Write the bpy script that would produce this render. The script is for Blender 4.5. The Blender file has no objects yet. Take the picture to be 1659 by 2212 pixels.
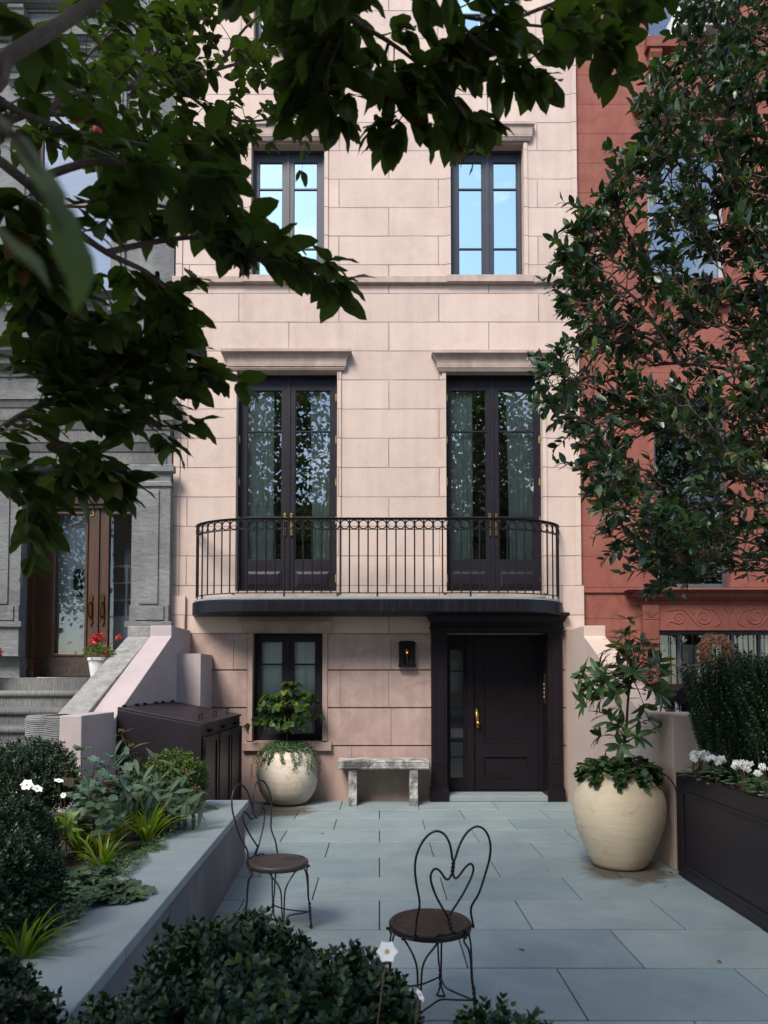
import bpy, bmesh, math, random
import numpy as np
from mathutils import Vector, Matrix

random.seed(7)
rng = np.random.default_rng(11)
SC = bpy.context.scene
COL = SC.collection
R = math.radians

# ------------------------------------------------------------------ camera
EYE = 1.65                      # eye height
FPX, CX, PY0 = 1530.0, 820.0, 1407.0      # focal length and principal point, measured on a 1659 x 2212 print of the view
TILT = math.atan(61 / FPX)
cam_d = bpy.data.cameras.new("camera")
cam = bpy.data.objects.new("camera", cam_d)
COL.objects.link(cam)
cam.location = (0, 0, EYE)
cam.rotation_euler = (R(90) + TILT, 0, 0)
cam_d.sensor_fit = 'HORIZONTAL'
cam_d.sensor_width = 24.0
cam_d.lens = 24.0 * FPX / 1659
cam_d.shift_x = (829.5 - CX) / 1659
cam_d.shift_y = (PY0 - 1106) / 1659
cam_d.clip_start = 0.05
cam_d.clip_end = 600
cam_d.dof.use_dof = True
cam_d.dof.focus_distance = 8.6
cam_d.dof.aperture_fstop = 5.0
SC.camera = cam

# ------------------------------------------------------------------ world, sun, exposure
SUN_EL, SUN_AZ = R(48), R(-152)      # soft daylight from behind the camera's left shoulder
world = bpy.data.worlds.new("World")
SC.world = world
world.use_nodes = True
wn, wl = world.node_tree.nodes, world.node_tree.links
wn.clear()
wo = wn.new("ShaderNodeOutputWorld"); bg = wn.new("ShaderNodeBackground")
sky = wn.new("ShaderNodeTexSky"); sky.sky_type = 'NISHITA'; sky.sun_disc = False
sky.sun_elevation = SUN_EL; sky.sun_rotation = SUN_AZ
sky.air_density = 1.0; sky.dust_density = 0.4; sky.ozone_density = 1.0
tc = wn.new("ShaderNodeTexCoord"); mp = wn.new("ShaderNodeMapping"); mp.inputs['Scale'].default_value = (1.0, 1.0, 2.6)
nz = wn.new("ShaderNodeTexNoise"); nz.inputs['Scale'].default_value = 2.3; nz.inputs['Detail'].default_value = 9; nz.inputs['Roughness'].default_value = .58
cr = wn.new("ShaderNodeValToRGB"); cr.color_ramp.elements[0].position = .52; cr.color_ramp.elements[1].position = .74
cm = wn.new("ShaderNodeMix"); cm.data_type = 'RGBA'
cm.inputs['B'].default_value = (11.0, 10.8, 10.6, 1)       # thin white cloud over the blue
wl.new(tc.outputs['Generated'], mp.inputs['Vector']); wl.new(mp.outputs[0], nz.inputs['Vector'])
wl.new(nz.outputs['Fac'], cr.inputs['Fac']); wl.new(cr.outputs['Color'], cm.inputs['Factor'])
wl.new(sky.outputs[0], cm.inputs['A']); wl.new(cm.outputs['Result'], bg.inputs['Color'])
bg.inputs['Strength'].default_value = .132
wl.new(bg.outputs[0], wo.inputs[0])

sun_d = bpy.data.lights.new("sun", 'SUN')
sun_d.energy = 2.4; sun_d.angle = R(22); sun_d.color = (1.0, .91, .80)
sun = bpy.data.objects.new("sun", sun_d)
COL.objects.link(sun)
sdir = Vector((math.sin(-SUN_AZ) * math.cos(SUN_EL) * -1, math.cos(SUN_AZ) * math.cos(SUN_EL), math.sin(SUN_EL)))
sun.rotation_euler = (-sdir).to_track_quat('-Z', 'Y').to_euler()

SC.view_settings.view_transform = 'Standard'
SC.view_settings.look = 'None'
SC.view_settings.gamma = 1
SC.view_settings.exposure = 1.13
SC.render.engine = 'CYCLES'
SC.cycles.use_denoising = True
SC.cycles.max_bounces = 6
SC.cycles.transparent_max_bounces = 12
SC.cycles.caustics_reflective = False
SC.cycles.caustics_refractive = False
SC.cycles.sample_clamp_indirect = 8

# ------------------------------------------------------------------ measuring helpers
_ct, _st = math.cos(TILT), math.sin(TILT)
def W(px, py, y):
    "world point at depth y seen at (px, py)"
    u, v = (px - CX) / FPX, (PY0 - py) / FPX
    t = y / (_ct - v * _st)
    return Vector((u * t, y, EYE + (_st + v * _ct) * t))
def G(px, py, z=0.0):
    "world point at height z seen at (px, py)"
    u, v = (px - CX) / FPX, (PY0 - py) / FPX
    t = (z - EYE) / (_st + v * _ct)
    return Vector((u * t, (_ct - v * _st) * t, z))
D = G(820, 1729).y               # depth of the house fronts
def fz(py, y=None): return W(820, py, D if y is None else y).z
def fx(px, py, y=None): return W(px, py, D if y is None else y).x

# ------------------------------------------------------------------ mesh building
class MB:
    def __init__(s): s.v = []; s.f = []
    def quad(s, a, b, c, d):
        n = len(s.v); s.v += [tuple(a), tuple(b), tuple(c), tuple(d)]; s.f.append((n, n+1, n+2, n+3))
    def poly(s, pts):
        n = len(s.v); s.v += [tuple(p) for p in pts]; s.f.append(tuple(range(n, n+len(pts))))
    def box(s, x0, x1, y0, y1, z0, z1):
        n = len(s.v)
        s.v += [(x0,y0,z0),(x1,y0,z0),(x1,y1,z0),(x0,y1,z0),(x0,y0,z1),(x1,y0,z1),(x1,y1,z1),(x0,y1,z1)]
        for f in ((0,3,2,1),(4,5,6,7),(0,1,5,4),(1,2,6,5),(2,3,7,6),(3,0,4,7)): s.f.append(tuple(n+i for i in f))
    def prism(s, pts, vec):
        "closed outline pts swept by vec"
        n = len(s.v); m = len(pts); vec = Vector(vec)
        s.v += [tuple(p) for p in pts] + [tuple(Vector(p) + vec) for p in pts]
        s.f.append(tuple(range(n, n+m))); s.f.append(tuple(range(n+2*m-1, n+m-1, -1)))
        for i in range(m):
            j = (i+1) % m; s.f.append((n+j, n+i, n+m+i, n+m+j))
    def tube(s, pts, r, k=8, cap=True):
        pts = [Vector(p) for p in pts]; m = len(pts)
        rr = r if isinstance(r, (list, tuple)) else [r]*m
        n = len(s.v); up = None
        for i, p in enumerate(pts):
            t = (pts[min(i+1, m-1)] - pts[max(i-1, 0)])
            t = t.normalized() if t.length > 1e-9 else Vector((0,0,1))
            if up is None:
                a = Vector((0,0,1)) if abs(t.z) < .9 else Vector((1,0,0))
                up = (a - t*a.dot(t)).normalized()
            else:
                up = (up - t*up.dot(t))
                up = up.normalized() if up.length > 1e-6 else Vector((1,0,0))
            sd = t.cross(up)
            for j in range(k):
                a = 2*math.pi*j/k
                s.v.append(tuple(p + (up*math.cos(a) + sd*math.sin(a))*rr[i]))
        for i in range(m-1):
            for j in range(k):
                j2 = (j+1) % k
                s.f.append((n+i*k+j, n+i*k+j2, n+(i+1)*k+j2, n+(i+1)*k+j))
        if cap:
            s.f.append(tuple(n+j for j in range(k-1, -1, -1))); s.f.append(tuple(n+(m-1)*k+j for j in range(k)))
    def bar(s, pts, w, h):
        "flat bar swept along plan points: w across, h tall"
        pts = [Vector(p) for p in pts]; m = len(pts); n = len(s.v)
        for i, p in enumerate(pts):
            t = pts[min(i+1, m-1)] - pts[max(i-1, 0)]; t.z = 0; t.normalize()
            nn = Vector((-t.y, t.x, 0))
            for a, b in ((-1,-1),(1,-1),(1,1),(-1,1)): s.v.append(tuple(p + nn*a*w/2 + Vector((0,0,b*h/2))))
        for i in range(m-1):
            for j in range(4):
                j2 = (j+1) % 4; s.f.append((n+i*4+j, n+i*4+j2, n+(i+1)*4+j2, n+(i+1)*4+j))
        s.f.append((n+3,n+2,n+1,n)); s.f.append(tuple(n+(m-1)*4+j for j in range(4)))
    def lathe(s, c, prof, k=48, wob=0.0, ph=0.0):
        c = Vector(c); n = len(s.v); m = len(prof)
        for i, (r, z) in enumerate(prof):
            for j in range(k):
                a = 2*math.pi*j/k
                q = r*(1 + wob*(math.sin(2*a+ph+z*3) + .6*math.sin(3*a+1.7*ph-z*5)))
                s.v.append((c.x+q*math.cos(a), c.y+q*math.sin(a), c.z+z))
        for i in range(m-1):
            for j in range(k):
                j2 = (j+1) % k; s.f.append((n+i*k+j, n+i*k+j2, n+(i+1)*k+j2, n+(i+1)*k+j))
        s.f.append(tuple(n+j for j in range(k-1,-1,-1))); s.f.append(tuple(n+(m-1)*k+j for j in range(k)))
    def ball(s, c, r, k=10, q=6, sz=1.0):
        c = Vector(c)
        s.lathe(c, [(r*math.sin(math.pi*(i+.02)/(q+.04)), -r*sz*math.cos(math.pi*(i+.02)/(q+.04))) for i in range(q+1)], k)
    def torus(s, c, ax1, ax2, Rr, r, k=20, q=6):
        c = Vector(c); ax1 = Vector(ax1); ax2 = Vector(ax2); nn = ax1.cross(ax2); n = len(s.v)
        for i in range(k):
            a = 2*math.pi*i/k; d = ax1*math.cos(a) + ax2*math.sin(a)
            for j in range(q):
                b = 2*math.pi*j/q
                s.v.append(tuple(c + d*(Rr + r*math.cos(b)) + nn*r*math.sin(b)))
        for i in range(k):
            for j in range(q):
                i2, j2 = (i+1) % k, (j+1) % q
                s.f.append((n+i*q+j, n+i2*q+j, n+i2*q+j2, n+i*q+j2))
    def moulding(s, x0, x1, yf, prof):
        "prof = [(projection, z)...] top to bottom or bottom to top; mitred returns at both ends"
        n = len(s.v); m = len(prof)
        for p, z in prof: s.v += [(x0-p, yf+.02, z), (x0-p, yf-p, z), (x1+p, yf-p, z), (x1+p, yf+.02, z)]
        for i in range(m-1):
            for j in range(3): s.f.append((n+i*4+j, n+i*4+j+1, n+(i+1)*4+j+1, n+(i+1)*4+j))
        s.f.append((n, n+1, n+2, n+3)); s.f.append(tuple(n+(m-1)*4+j for j in range(4)))
    def wall(s, x0, x1, z0, z1, yf, yb, ops, seg=None):
        "front face at yf with rectangular holes (x0,x1,z0,z1) and their reveals back to yb"
        xs = sorted({x0, x1} | {a for o in ops for a in o[:2] if x0 < a < x1})
        zs = sorted({z0, z1} | {a for o in ops for a in o[2:4] if z0 < a < z1})
        for i in range(len(xs)-1):
            for j in range(len(zs)-1):
                cx, cz = (xs[i]+xs[i+1])/2, (zs[j]+zs[j+1])/2
                if any(o[0] < cx < o[1] and o[2] < cz < o[3] for o in ops): continue
                s.quad((xs[i],yf,zs[j]), (xs[i+1],yf,zs[j]), (xs[i+1],yf,zs[j+1]), (xs[i],yf,zs[j+1]))
        for a, b, c, d in [o[:4] for o in ops]:
            c2, d2 = max(c, z0), min(d, z1)
            if d2 <= c2: continue
            s.quad((a,yf,c2),(a,yf,d2),(a,yb,d2),(a,yb,c2)); s.quad((b,yf,d2),(b,yf,c2),(b,yb,c2),(b,yb,d2))
            if d <= z1: s.quad((a,yf,d),(b,yf,d),(b,yb,d),(a,yb,d))
            if c >= z0: s.quad((b,yf,c),(a,yf,c),(a,yb,c),(b,yb,c))
    def build(s, name, mat, parent=None, smooth=False, bevel=0.0, world=True, loc=None):
        me = bpy.data.meshes.new(name)
        off = origin_of(parent) if (world and parent is not None) else Vector((0,0,0))
        if loc is not None: off = off + Vector(loc)
        me.from_pydata([(a-off.x, b-off.y, c-off.z) for a, b, c in s.v], [], s.f)
        me.validate()
        me.materials.append(mat)
        if smooth:
            me.polygons.foreach_set("use_smooth", [True]*len(me.polygons))
        o = bpy.data.objects.new(name, me)
        COL.objects.link(o)
        if parent is not None: o.parent = parent
        if loc is not None: o.location = Vector(loc)
        if bevel:
            b = o.modifiers.new("bevel", 'BEVEL'); b.width = bevel; b.segments = 2; b.limit_method = 'ANGLE'; b.angle_limit = R(40)
        if smooth:
            fix_normals(me)
        return o

def fix_normals(me):
    bm = bmesh.new(); bm.from_mesh(me); bmesh.ops.recalc_face_normals(bm, faces=bm.faces); bm.to_mesh(me); bm.free()

def origin_of(o):
    v = Vector((0,0,0))
    while o is not None:
        v = v + o.location; o = o.parent
    return v

def thing(name, label, cat, loc=(0,0,0), rz=0, group=None):
    o = bpy.data.objects.new(name, None)
    o.empty_display_size = .1
    COL.objects.link(o); o.location = loc; o.rotation_euler = (0,0,rz)
    o['label'] = label; o['category'] = cat
    if group: o['group'] = group
    return o
def tag(o, label, cat, group=None):
    o['label'] = label; o['category'] = cat
    if group: o['group'] = group
    return o
def struct(o, kind='structure'):
    o['kind'] = kind; return o

def smooth_pts(pts, n=6, closed=False):
    P = [Vector(p) for p in pts]; out = []; m = len(P)
    rng_ = range(m if closed else m-1)
    for i in rng_:
        if closed: p0, p1, p2, p3 = P[i-1], P[i], P[(i+1) % m], P[(i+2) % m]
        else: p0, p1, p2, p3 = P[max(i-1,0)], P[i], P[i+1], P[min(i+2, m-1)]
        for k in range(n):
            t = k/n
            out.append(.5*((2*p1) + (p2-p0)*t + (2*p0-5*p1+4*p2-p3)*t*t + (3*p1-p0-3*p2+p3)*t**3))
    if not closed: out.append(P[-1])
    return out

# ------------------------------------------------------------------ materials
def newmat(name):
    m = bpy.data.materials.new(name); m.use_nodes = True
    nt = m.node_tree; nt.nodes.clear()
    out = nt.nodes.new("ShaderNodeOutputMaterial")
    return m, nt.nodes, nt.links, out
def col(c): return (c[0], c[1], c[2], 1)
def mixrgb(N, L, fac, a, b, mode='MIX'):
    m = N.new("ShaderNodeMix"); m.data_type = 'RGBA'; m.blend_type = mode
    if isinstance(fac, (int, float)): m.inputs['Factor'].default_value = fac
    else: L.new(fac, m.inputs['Factor'])
    for k, x in (('A', a), ('B', b)):
        if isinstance(x, tuple): m.inputs[k].default_value = col(x)
        else: L.new(x, m.inputs[k])
    return m.outputs['Result']
def noise(N, L, scale, detail=5, rough=.55, vec=None, dist=0):
    n = N.new("ShaderNodeTexNoise"); n.inputs['Scale'].default_value = scale; n.inputs['Detail'].default_value = detail
    n.inputs['Roughness'].default_value = rough; n.inputs['Distortion'].default_value = dist
    if vec is not None: L.new(vec, n.inputs['Vector'])
    return n.outputs['Fac']
def ramp(N, L, fac, a, b, ca=(0,0,0), cb=(1,1,1)):
    r = N.new("ShaderNodeValToRGB"); r.color_ramp.elements[0].position = a; r.color_ramp.elements[1].position = b
    r.color_ramp.elements[0].color = col(ca); r.color_ramp.elements[1].color = col(cb)
    L.new(fac, r.inputs['Fac']); return r.outputs['Color']
def wpos(N, L, scale=(1,1,1), rot=(0,0,0), loc=(0,0,0), obj=False):
    g = N.new("ShaderNodeTexCoord") if obj else N.new("ShaderNodeNewGeometry")
    m = N.new("ShaderNodeMapping"); m.inputs['Scale'].default_value = scale; m.inputs['Rotation'].default_value = rot; m.inputs['Location'].default_value = loc
    L.new(g.outputs['Object' if obj else 'Position'], m.inputs['Vector']); return m.outputs[0]
def bump(N, L, h, strength, dist=.01, nrm=None):
    b = N.new("ShaderNodeBump"); b.inputs['Strength'].default_value = strength; b.inputs['Distance'].default_value = dist
    L.new(h, b.inputs['Height'])
    if nrm is not None: L.new(nrm, b.inputs['Normal'])
    return b.outputs[0]
def bsdf(N, L, out, base, rough, nrm=None, metal=0, spec=.5, coat=0):
    p = N.new("ShaderNodeBsdfPrincipled")
    if isinstance(base, tuple): p.inputs['Base Color'].default_value = col(base)
    else: L.new(base, p.inputs['Base Color'])
    if isinstance(rough, (int, float)): p.inputs['Roughness'].default_value = rough
    else: L.new(rough, p.inputs['Roughness'])
    p.inputs['Metallic'].default_value = metal; p.inputs['Specular IOR Level'].default_value = spec
    p.inputs['Coat Weight'].default_value = coat
    if nrm is not None: L.new(nrm, p.inputs['Normal'])
    if out is not None: L.new(p.outputs[0], out.inputs['Surface'])
    return p
def plain(name, c, c2=None, scale=6, rough=.7, metal=0, spec=.5, bmp=.15, bs=60, bd=.003, coat=0, lo=.35, hi=.65, obj=True, stretch=(1,1,1), rv=.1):
    m, N, L, out = newmat(name)
    v = wpos(N, L, scale=stretch, obj=obj)
    base = c
    if c2 is not None: base = mixrgb(N, L, ramp(N, L, noise(N, L, scale, 7, .6, v, .3), lo, hi), c, c2)
    f = noise(N, L, bs, 4, .6, v)
    mr = N.new("ShaderNodeMapRange"); mr.inputs['To Min'].default_value = max(0, rough-rv); mr.inputs['To Max'].default_value = min(1, rough+rv)
    L.new(noise(N, L, scale*2, 4, .6, v), mr.inputs['Value'])
    bsdf(N, L, out, base, mr.outputs[0], bump(N, L, f, bmp, bd), metal, spec, coat)
    return m

def stone_mat(name, c1, c2, c3, joint, bw, bh, ox, oz, jw=.005, jstr=.6, fine=.2, bricks=True, stain=.5):
    "ashlar stone facing: coursed joints, blocks that differ a little, soft mottling and rain streaks"
    m, N, L, out = newmat(name)
    g = N.new("ShaderNodeNewGeometry")
    sx = N.new("ShaderNodeSeparateXYZ"); L.new(g.outputs['Position'], sx.inputs[0])
    cb = N.new("ShaderNodeCombineXYZ"); L.new(sx.outputs['X'], cb.inputs['X']); L.new(sx.outputs['Z'], cb.inputs['Y'])
    mp_ = N.new("ShaderNodeMapping"); mp_.inputs['Location'].default_value = (-ox, -oz, 0); L.new(cb.outputs[0], mp_.inputs['Vector'])
    n1 = noise(N, L, .9, 8, .62, g.outputs['Position'], .6)
    n2 = noise(N, L, 3.5, 8, .65, g.outputs['Position'], .8)
    sv = wpos(N, L, scale=(7, 7, .55)); n3 = noise(N, L, 1.0, 6, .6, sv)
    base = mixrgb(N, L, ramp(N, L, n1, .40, .60), c1, c2)
    base = mixrgb(N, L, ramp(N, L, n2, .42, .8), base, c3)
    n5 = noise(N, L, 1.3, 9, .72, wpos(N, L, loc=(5,2,8)), 1.5)
    base = mixrgb(N, L, stain, base, ramp(N, L, n5, .56, .70, (1,1,1), (.88,.83,.81)), 'MULTIPLY')
    k = mixrgb(N, L, .4, (1,1,1), ramp(N, L, n3, .33, .58, (.62,.57,.55), (1,1,1)))
    base = mixrgb(N, L, stain, base, k, 'MULTIPLY')
    n4 = noise(N, L, 45, 5, .7, g.outputs['Position'])
    base = mixrgb(N, L, .25, base, ramp(N, L, n4, .3, .7, (.8,.78,.78), (1.1,1.1,1.1)), 'MULTIPLY')
    h = n4
    nrm = None
    if bricks:
        # slightly wandering joints
        wn_ = N.new("ShaderNodeTexNoise"); wn_.inputs['Scale'].default_value = 1.7; wn_.inputs['Detail'].default_value = 3
        L.new(g.outputs['Position'], wn_.inputs['Vector'])
        sub = N.new("ShaderNodeVectorMath"); sub.operation = 'SUBTRACT'; L.new(wn_.outputs['Color'], sub.inputs[0]); sub.inputs[1].default_value = (.5,.5,.5)
        sc_ = N.new("ShaderNodeVectorMath"); sc_.operation = 'SCALE'; sc_.inputs['Scale'].default_value = .012; L.new(sub.outputs[0], sc_.inputs[0])
        ad = N.new("ShaderNodeVectorMath"); ad.operation = 'ADD'; L.new(mp_.outputs[0], ad.inputs[0]); L.new(sc_.outputs[0], ad.inputs[1])
        br = N.new("ShaderNodeTexBrick"); br.offset = .5; br.offset_frequency = 2; br.squash = 1
        br.inputs['Scale'].default_value = 1; br.inputs['Mortar Size'].default_value = jw; br.inputs['Mortar Smooth'].default_value = .3
        br.inputs['Brick Width'].default_value = bw; br.inputs['Row Height'].default_value = bh
        br.inputs['Color1'].default_value = (.93,.93,.93,1); br.inputs['Color2'].default_value = (1.05,1.04,1.03,1); br.inputs['Mortar'].default_value = (1,1,1,1)
        L.new(ad.outputs[0], br.inputs['Vector'])
        base = mixrgb(N, L, 1.0, base, br.outputs['Color'], 'MULTIPLY')
        jm = N.new("ShaderNodeMath"); jm.operation = 'MULTIPLY'; L.new(br.outputs['Fac'], jm.inputs[0])
        jn = ramp(N, L, noise(N, L, 2.3, 4, .6, g.outputs['Position']), .3, .6, (.45,.45,.45), (1,1,1)); L.new(jn, jm.inputs[1])
        base = mixrgb(N, L, jm.outputs[0], base, joint)
        inv = N.new("ShaderNodeMath"); inv.operation = 'SUBTRACT'; inv.inputs[0].default_value = 1; L.new(br.outputs['Fac'], inv.inputs[1])
        nrm = bump(N, L, inv.outputs[0], jstr, .006)
    bsdf(N, L, out, base, .82, bump(N, L, h, fine, .004, nrm), 0, .3)
    return m

def comb_mat(name, c1, c2, horizontal=True, per_m=62):
    "brownstone patch coat raked with a comb, in wavering lines"
    m, N, L, out = newmat(name)
    g = N.new("ShaderNodeNewGeometry")
    w = N.new("ShaderNodeTexWave"); w.wave_type = 'BANDS'; w.bands_direction = 'Z' if horizontal else 'X'
    w.inputs['Scale'].default_value = per_m/ (2*math.pi) * 2; w.inputs['Distortion'].default_value = 9; w.inputs['Detail'].default_value = 4; w.inputs['Detail Scale'].default_value = .2
    L.new(g.outputs['Position'], w.inputs['Vector'])
    n1 = noise(N, L, 1.6, 7, .6, g.outputs['Position'], .5); n2 = noise(N, L, 22, 5, .7, g.outputs['Position'])
    sv = wpos(N, L, scale=(10, 10, 120) if horizontal else (120, 20, 9)); n3 = noise(N, L, 1.0, 4, .6, sv, .3)
    base = mixrgb(N, L, ramp(N, L, n1, .35, .65), c1, c2)
    base = mixrgb(N, L, .6, base, ramp(N, L, n3, .3, .62, (.40,.40,.42), (1.15,1.15,1.15)), 'MULTIPLY')
    base = mixrgb(N, L, .45, base, ramp(N, L, w.outputs['Fac'], .0, .5, (.5,.5,.5), (1.1,1.1,1.1)), 'MULTIPLY')
    base = mixrgb(N, L, .35, base, ramp(N, L, n2, .3, .7, (.65,.65,.65), (1.15,1.15,1.15)), 'MULTIPLY')
    b1 = bump(N, L, w.outputs['Fac'], .7, .008); b2 = bump(N, L, n3, .35, .006, b1)
    bsdf(N, L, out, base, .9, b2, 0, .25)
    return m

def paving_mat(name):
    m, N, L, out = newmat(name)
    oi = N.new("ShaderNodeNewGeometry")
    v = oi.outputs['Position']
    base = ramp(N, L, oi.outputs['Random Per Island'], 0, 1, (.195,.26,.28), (.25,.305,.315))
    n1 = ramp(N, L, noise(N, L, 1.8, 8, .65, v, .8), .35, .7, (.78,.8,.82), (1.12,1.11,1.08))
    base = mixrgb(N, L, .8, base, n1, 'MULTIPLY')
    st = ramp(N, L, noise(N, L, 4.5, 9, .7, v, 1.2), .56, .74, (1,1,1), (.78,.73,.68)); base = mixrgb(N, L, .7, base, st, 'MULTIPLY')
    for sx_, sy_, rr_ in ((2.13, 6.18, .50), (-1.22, 9.0, .52)):      # rusty water stains round the urns
        vd_ = N.new("ShaderNodeVectorMath"); vd_.operation = 'DISTANCE'; L.new(v, vd_.inputs[0]); vd_.inputs[1].default_value = (sx_, sy_, 0)
        ad_ = N.new("ShaderNodeMath"); ad_.operation = 'MULTIPLY_ADD'; L.new(noise(N, L, 5, 6, .6, v, .5), ad_.inputs[0]); ad_.inputs[1].default_value = .45; L.new(vd_.outputs['Value'], ad_.inputs[2])
        base = mixrgb(N, L, 1.0, base, ramp(N, L, ad_.outputs[0], rr_, rr_+.16, (.42,.30,.22), (1,1,1)), 'MULTIPLY')
    sp = ramp(N, L, noise(N, L, 60, 4, .7, v), .3, .7, (.86,.86,.86), (1.08,1.08,1.08)); base = mixrgb(N, L, .6, base, sp, 'MULTIPLY')
    sv = wpos(N, L, scale=(1.2, 9, 1)); cl = noise(N, L, 2.4, 8, .6, sv, 1.0)
    rr = N.new("ShaderNodeMapRange"); rr.inputs['To Min'].default_value = .42; rr.inputs['To Max'].default_value = .72; L.new(noise(N, L, 3, 6, .6, v), rr.inputs['Value'])
    nb = bump(N, L, cl, .4, .008); nb = bump(N, L, noise(N, L, 80, 4, .7, v), .2, .002, nb)
    bsdf(N, L, out, base, rr.outputs[0], nb, 0, .5)
    return m

def leaf_mat(name, c1, c2, c3=None, rough=.4, spec=.5, trans=.25, tcol=None, under=None, coat=0):
    "leaf skin: hue varies from leaf to leaf, a little light comes through"
    m, N, L, out = newmat(name)
    g = N.new("ShaderNodeNewGeometry")
    r = N.new("ShaderNodeValToRGB"); r.color_ramp.elements[0].color = col(c1); r.color_ramp.elements[1].color = col(c2)
    r.color_ramp.elements[0].position = .1; r.color_ramp.elements[1].position = .85
    if c3 is not None:
        e = r.color_ramp.elements.new(.97); e.color = col(c3)
    L.new(g.outputs['Random Per Island'], r.inputs['Fac'])
    base = r.outputs['Color']
    n = noise(N, L, 30, 3, .6, g.outputs['Position'])
    base = mixrgb(N, L, .5, base, ramp(N, L, n, .3, .7, (.75,.75,.75), (1.2,1.2,1.15)), 'MULTIPLY')
    if under is not None: base = mixrgb(N, L, g.outputs['Backfacing'], base, under)
    p = bsdf(N, L, None, base, rough, None, 0, spec, coat)
    t = N.new("ShaderNodeBsdfTranslucent")
    tc_ = mixrgb(N, L, 1.0, base, tcol or (1.6, 1.9, .7), 'MULTIPLY'); L.new(tc_, t.inputs['Color'])
    mx = N.new("ShaderNodeMixShader"); mx.inputs[0].default_value = trans
    L.new(p.outputs[0], mx.inputs[1]); L.new(t.outputs[0], mx.inputs[2]); L.new(mx.outputs[0], out.inputs['Surface'])
    return m

def glass_mat(name, refl=.12, gain=1.6, tint=(.85,.92,.9), wave=.02, gcol=(1,1,1)):
    m, N, L, out = newmat(name)
    f = N.new("ShaderNodeFresnel"); f.inputs['IOR'].default_value = 1.5
    ma = N.new("ShaderNodeMath"); ma.operation = 'MULTIPLY_ADD'; L.new(f.outputs[0], ma.inputs[0]); ma.inputs[1].default_value = gain; ma.inputs[2].default_value = refl
    ma.use_clamp = True
    tr = N.new("ShaderNodeBsdfTransparent"); tr.inputs['Color'].default_value = col(tint)
    gl = N.new("ShaderNodeBsdfGlossy"); gl.inputs['Roughness'].default_value = .004; gl.inputs['Color'].default_value = col(gcol)
    L.new(bump(N, L, noise(N, L, .9, 2, .5, wpos(N, L)), wave, .05), gl.inputs['Normal'])
    mx = N.new("ShaderNodeMixShader"); L.new(ma.outputs[0], mx.inputs[0]); L.new(tr.outputs[0], mx.inputs[1]); L.new(gl.outputs[0], mx.inputs[2])
    L.new(mx.outputs[0], out.inputs['Surface'])
    return m
# ashlar grid measured on the house front
ROW = (fz(821) - fz(1201)) / 6
BLK = fx(948, 730) - fx(732, 730)
OX = fx(840, 790); OZ = fz(821)
M = {}
M['pink'] = stone_mat('pink_limewashed_stone', (.55,.435,.375), (.505,.395,.34), (.585,.475,.41), (.20,.14,.145), BLK, ROW, OX, OZ - 20*ROW, jw=.0075)
M['pink_base'] = stone_mat('pink_stone_base', (.39,.28,.245), (.315,.22,.198), (.46,.345,.30), (.2,.13,.12), BLK*.75, ROW, 0, 0, bricks=False, stain=.9)
M['pink_trim'] = stone_mat('pink_stone_trim', (.43,.335,.29), (.34,.26,.225), (.50,.40,.35), (.2,.13,.12), 1, 1, 0, 0, bricks=False, stain=1.0)
M['pink_paint'] = plain('mauve_pink_render', (.41,.345,.345), (.36,.30,.305), 2.5, .8, bmp=.25, bs=50, obj=False)
M['tan_paint'] = plain('tan_pink_render', (.52,.40,.34), (.475,.36,.31), 2.2, .8, bmp=.25, bs=50, obj=False)
M['red'] = stone_mat('red_painted_brownstone', (.245,.080,.058), (.195,.062,.047), (.30,.112,.082), (.12,.03,.022), 40, ROW*1.05, 17, fz(1201), jw=.006, stain=.7)
M['red_trim'] = stone_mat('red_painted_trim', (.20,.064,.047), (.155,.048,.037), (.24,.082,.062), (.1,.02,.02), 1, 1, 0, 0, bricks=False, stain=.8)
M['grey_h'] = comb_mat('grey_combed_stone', (.27,.275,.27), (.165,.17,.172))
M['grey_v'] = comb_mat('grey_combed_stone_upright', (.235,.235,.22), (.14,.14,.138), False)
M['grey_cap'] = plain('worn_grey_coping', (.29,.285,.265), (.18,.178,.17), 9, .9, bmp=.6, bs=45, bd=.006)
M['paving'] = paving_mat('bluestone')
M['coping'] = plain('bluestone_coping', (.235,.28,.29), (.20,.24,.255), 3, .6, bmp=.2, bs=70, obj=False, stretch=(1,1,1))
M['bedwall'] = plain('grey_render_wall', (.17,.17,.172), (.10,.10,.108), 1.6, .8, bmp=.25, bs=60, obj=False, stretch=(1,1,.45))
M['joint'] = plain('joint_mortar', (.045,.038,.036), (.07,.06,.055), 20, .95)
M['dark'] = plain('aubergine_paint', (.0085,.0062,.0085), (.011,.008,.011), 3, .45, bmp=.08, bs=30, spec=.18, rv=.06)
M['dark_box'] = plain('aubergine_box_paint', (.013,.0095,.0135), (.016,.012,.017), 3, .45, bmp=.08, bs=30, spec=.32, rv=.06)
M['iron'] = plain('black_ironwork', (.005,.0055,.008), (.009,.010,.013), 12, .42, bmp=.2, bs=70, spec=.14)
M['fascia'] = plain('black_balcony_fascia', (.006,.0065,.010), (.013,.015,.020), 3, .4, spec=.16, bmp=.2, bs=50, stretch=(6,6,.6), lo=.45, hi=.75)
M['frame'] = plain('slate_window_paint', (.017,.021,.033), (.021,.026,.038), 4, .42, bmp=.05)
M['frame_dk'] = plain('dark_window_paint', (.013,.011,.016), (.016,.014,.019), 4, .42, spec=.2, bmp=.05)
M['brass'] = plain('aged_brass', (.55,.36,.11), (.36,.22,.07), 12, .3, metal=1, bmp=.1)
M['glass_sky'] = glass_mat('upper_window_glass', .72, 2.0, (.2,.3,.3), .015, (.84,1.0,.92))
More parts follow.
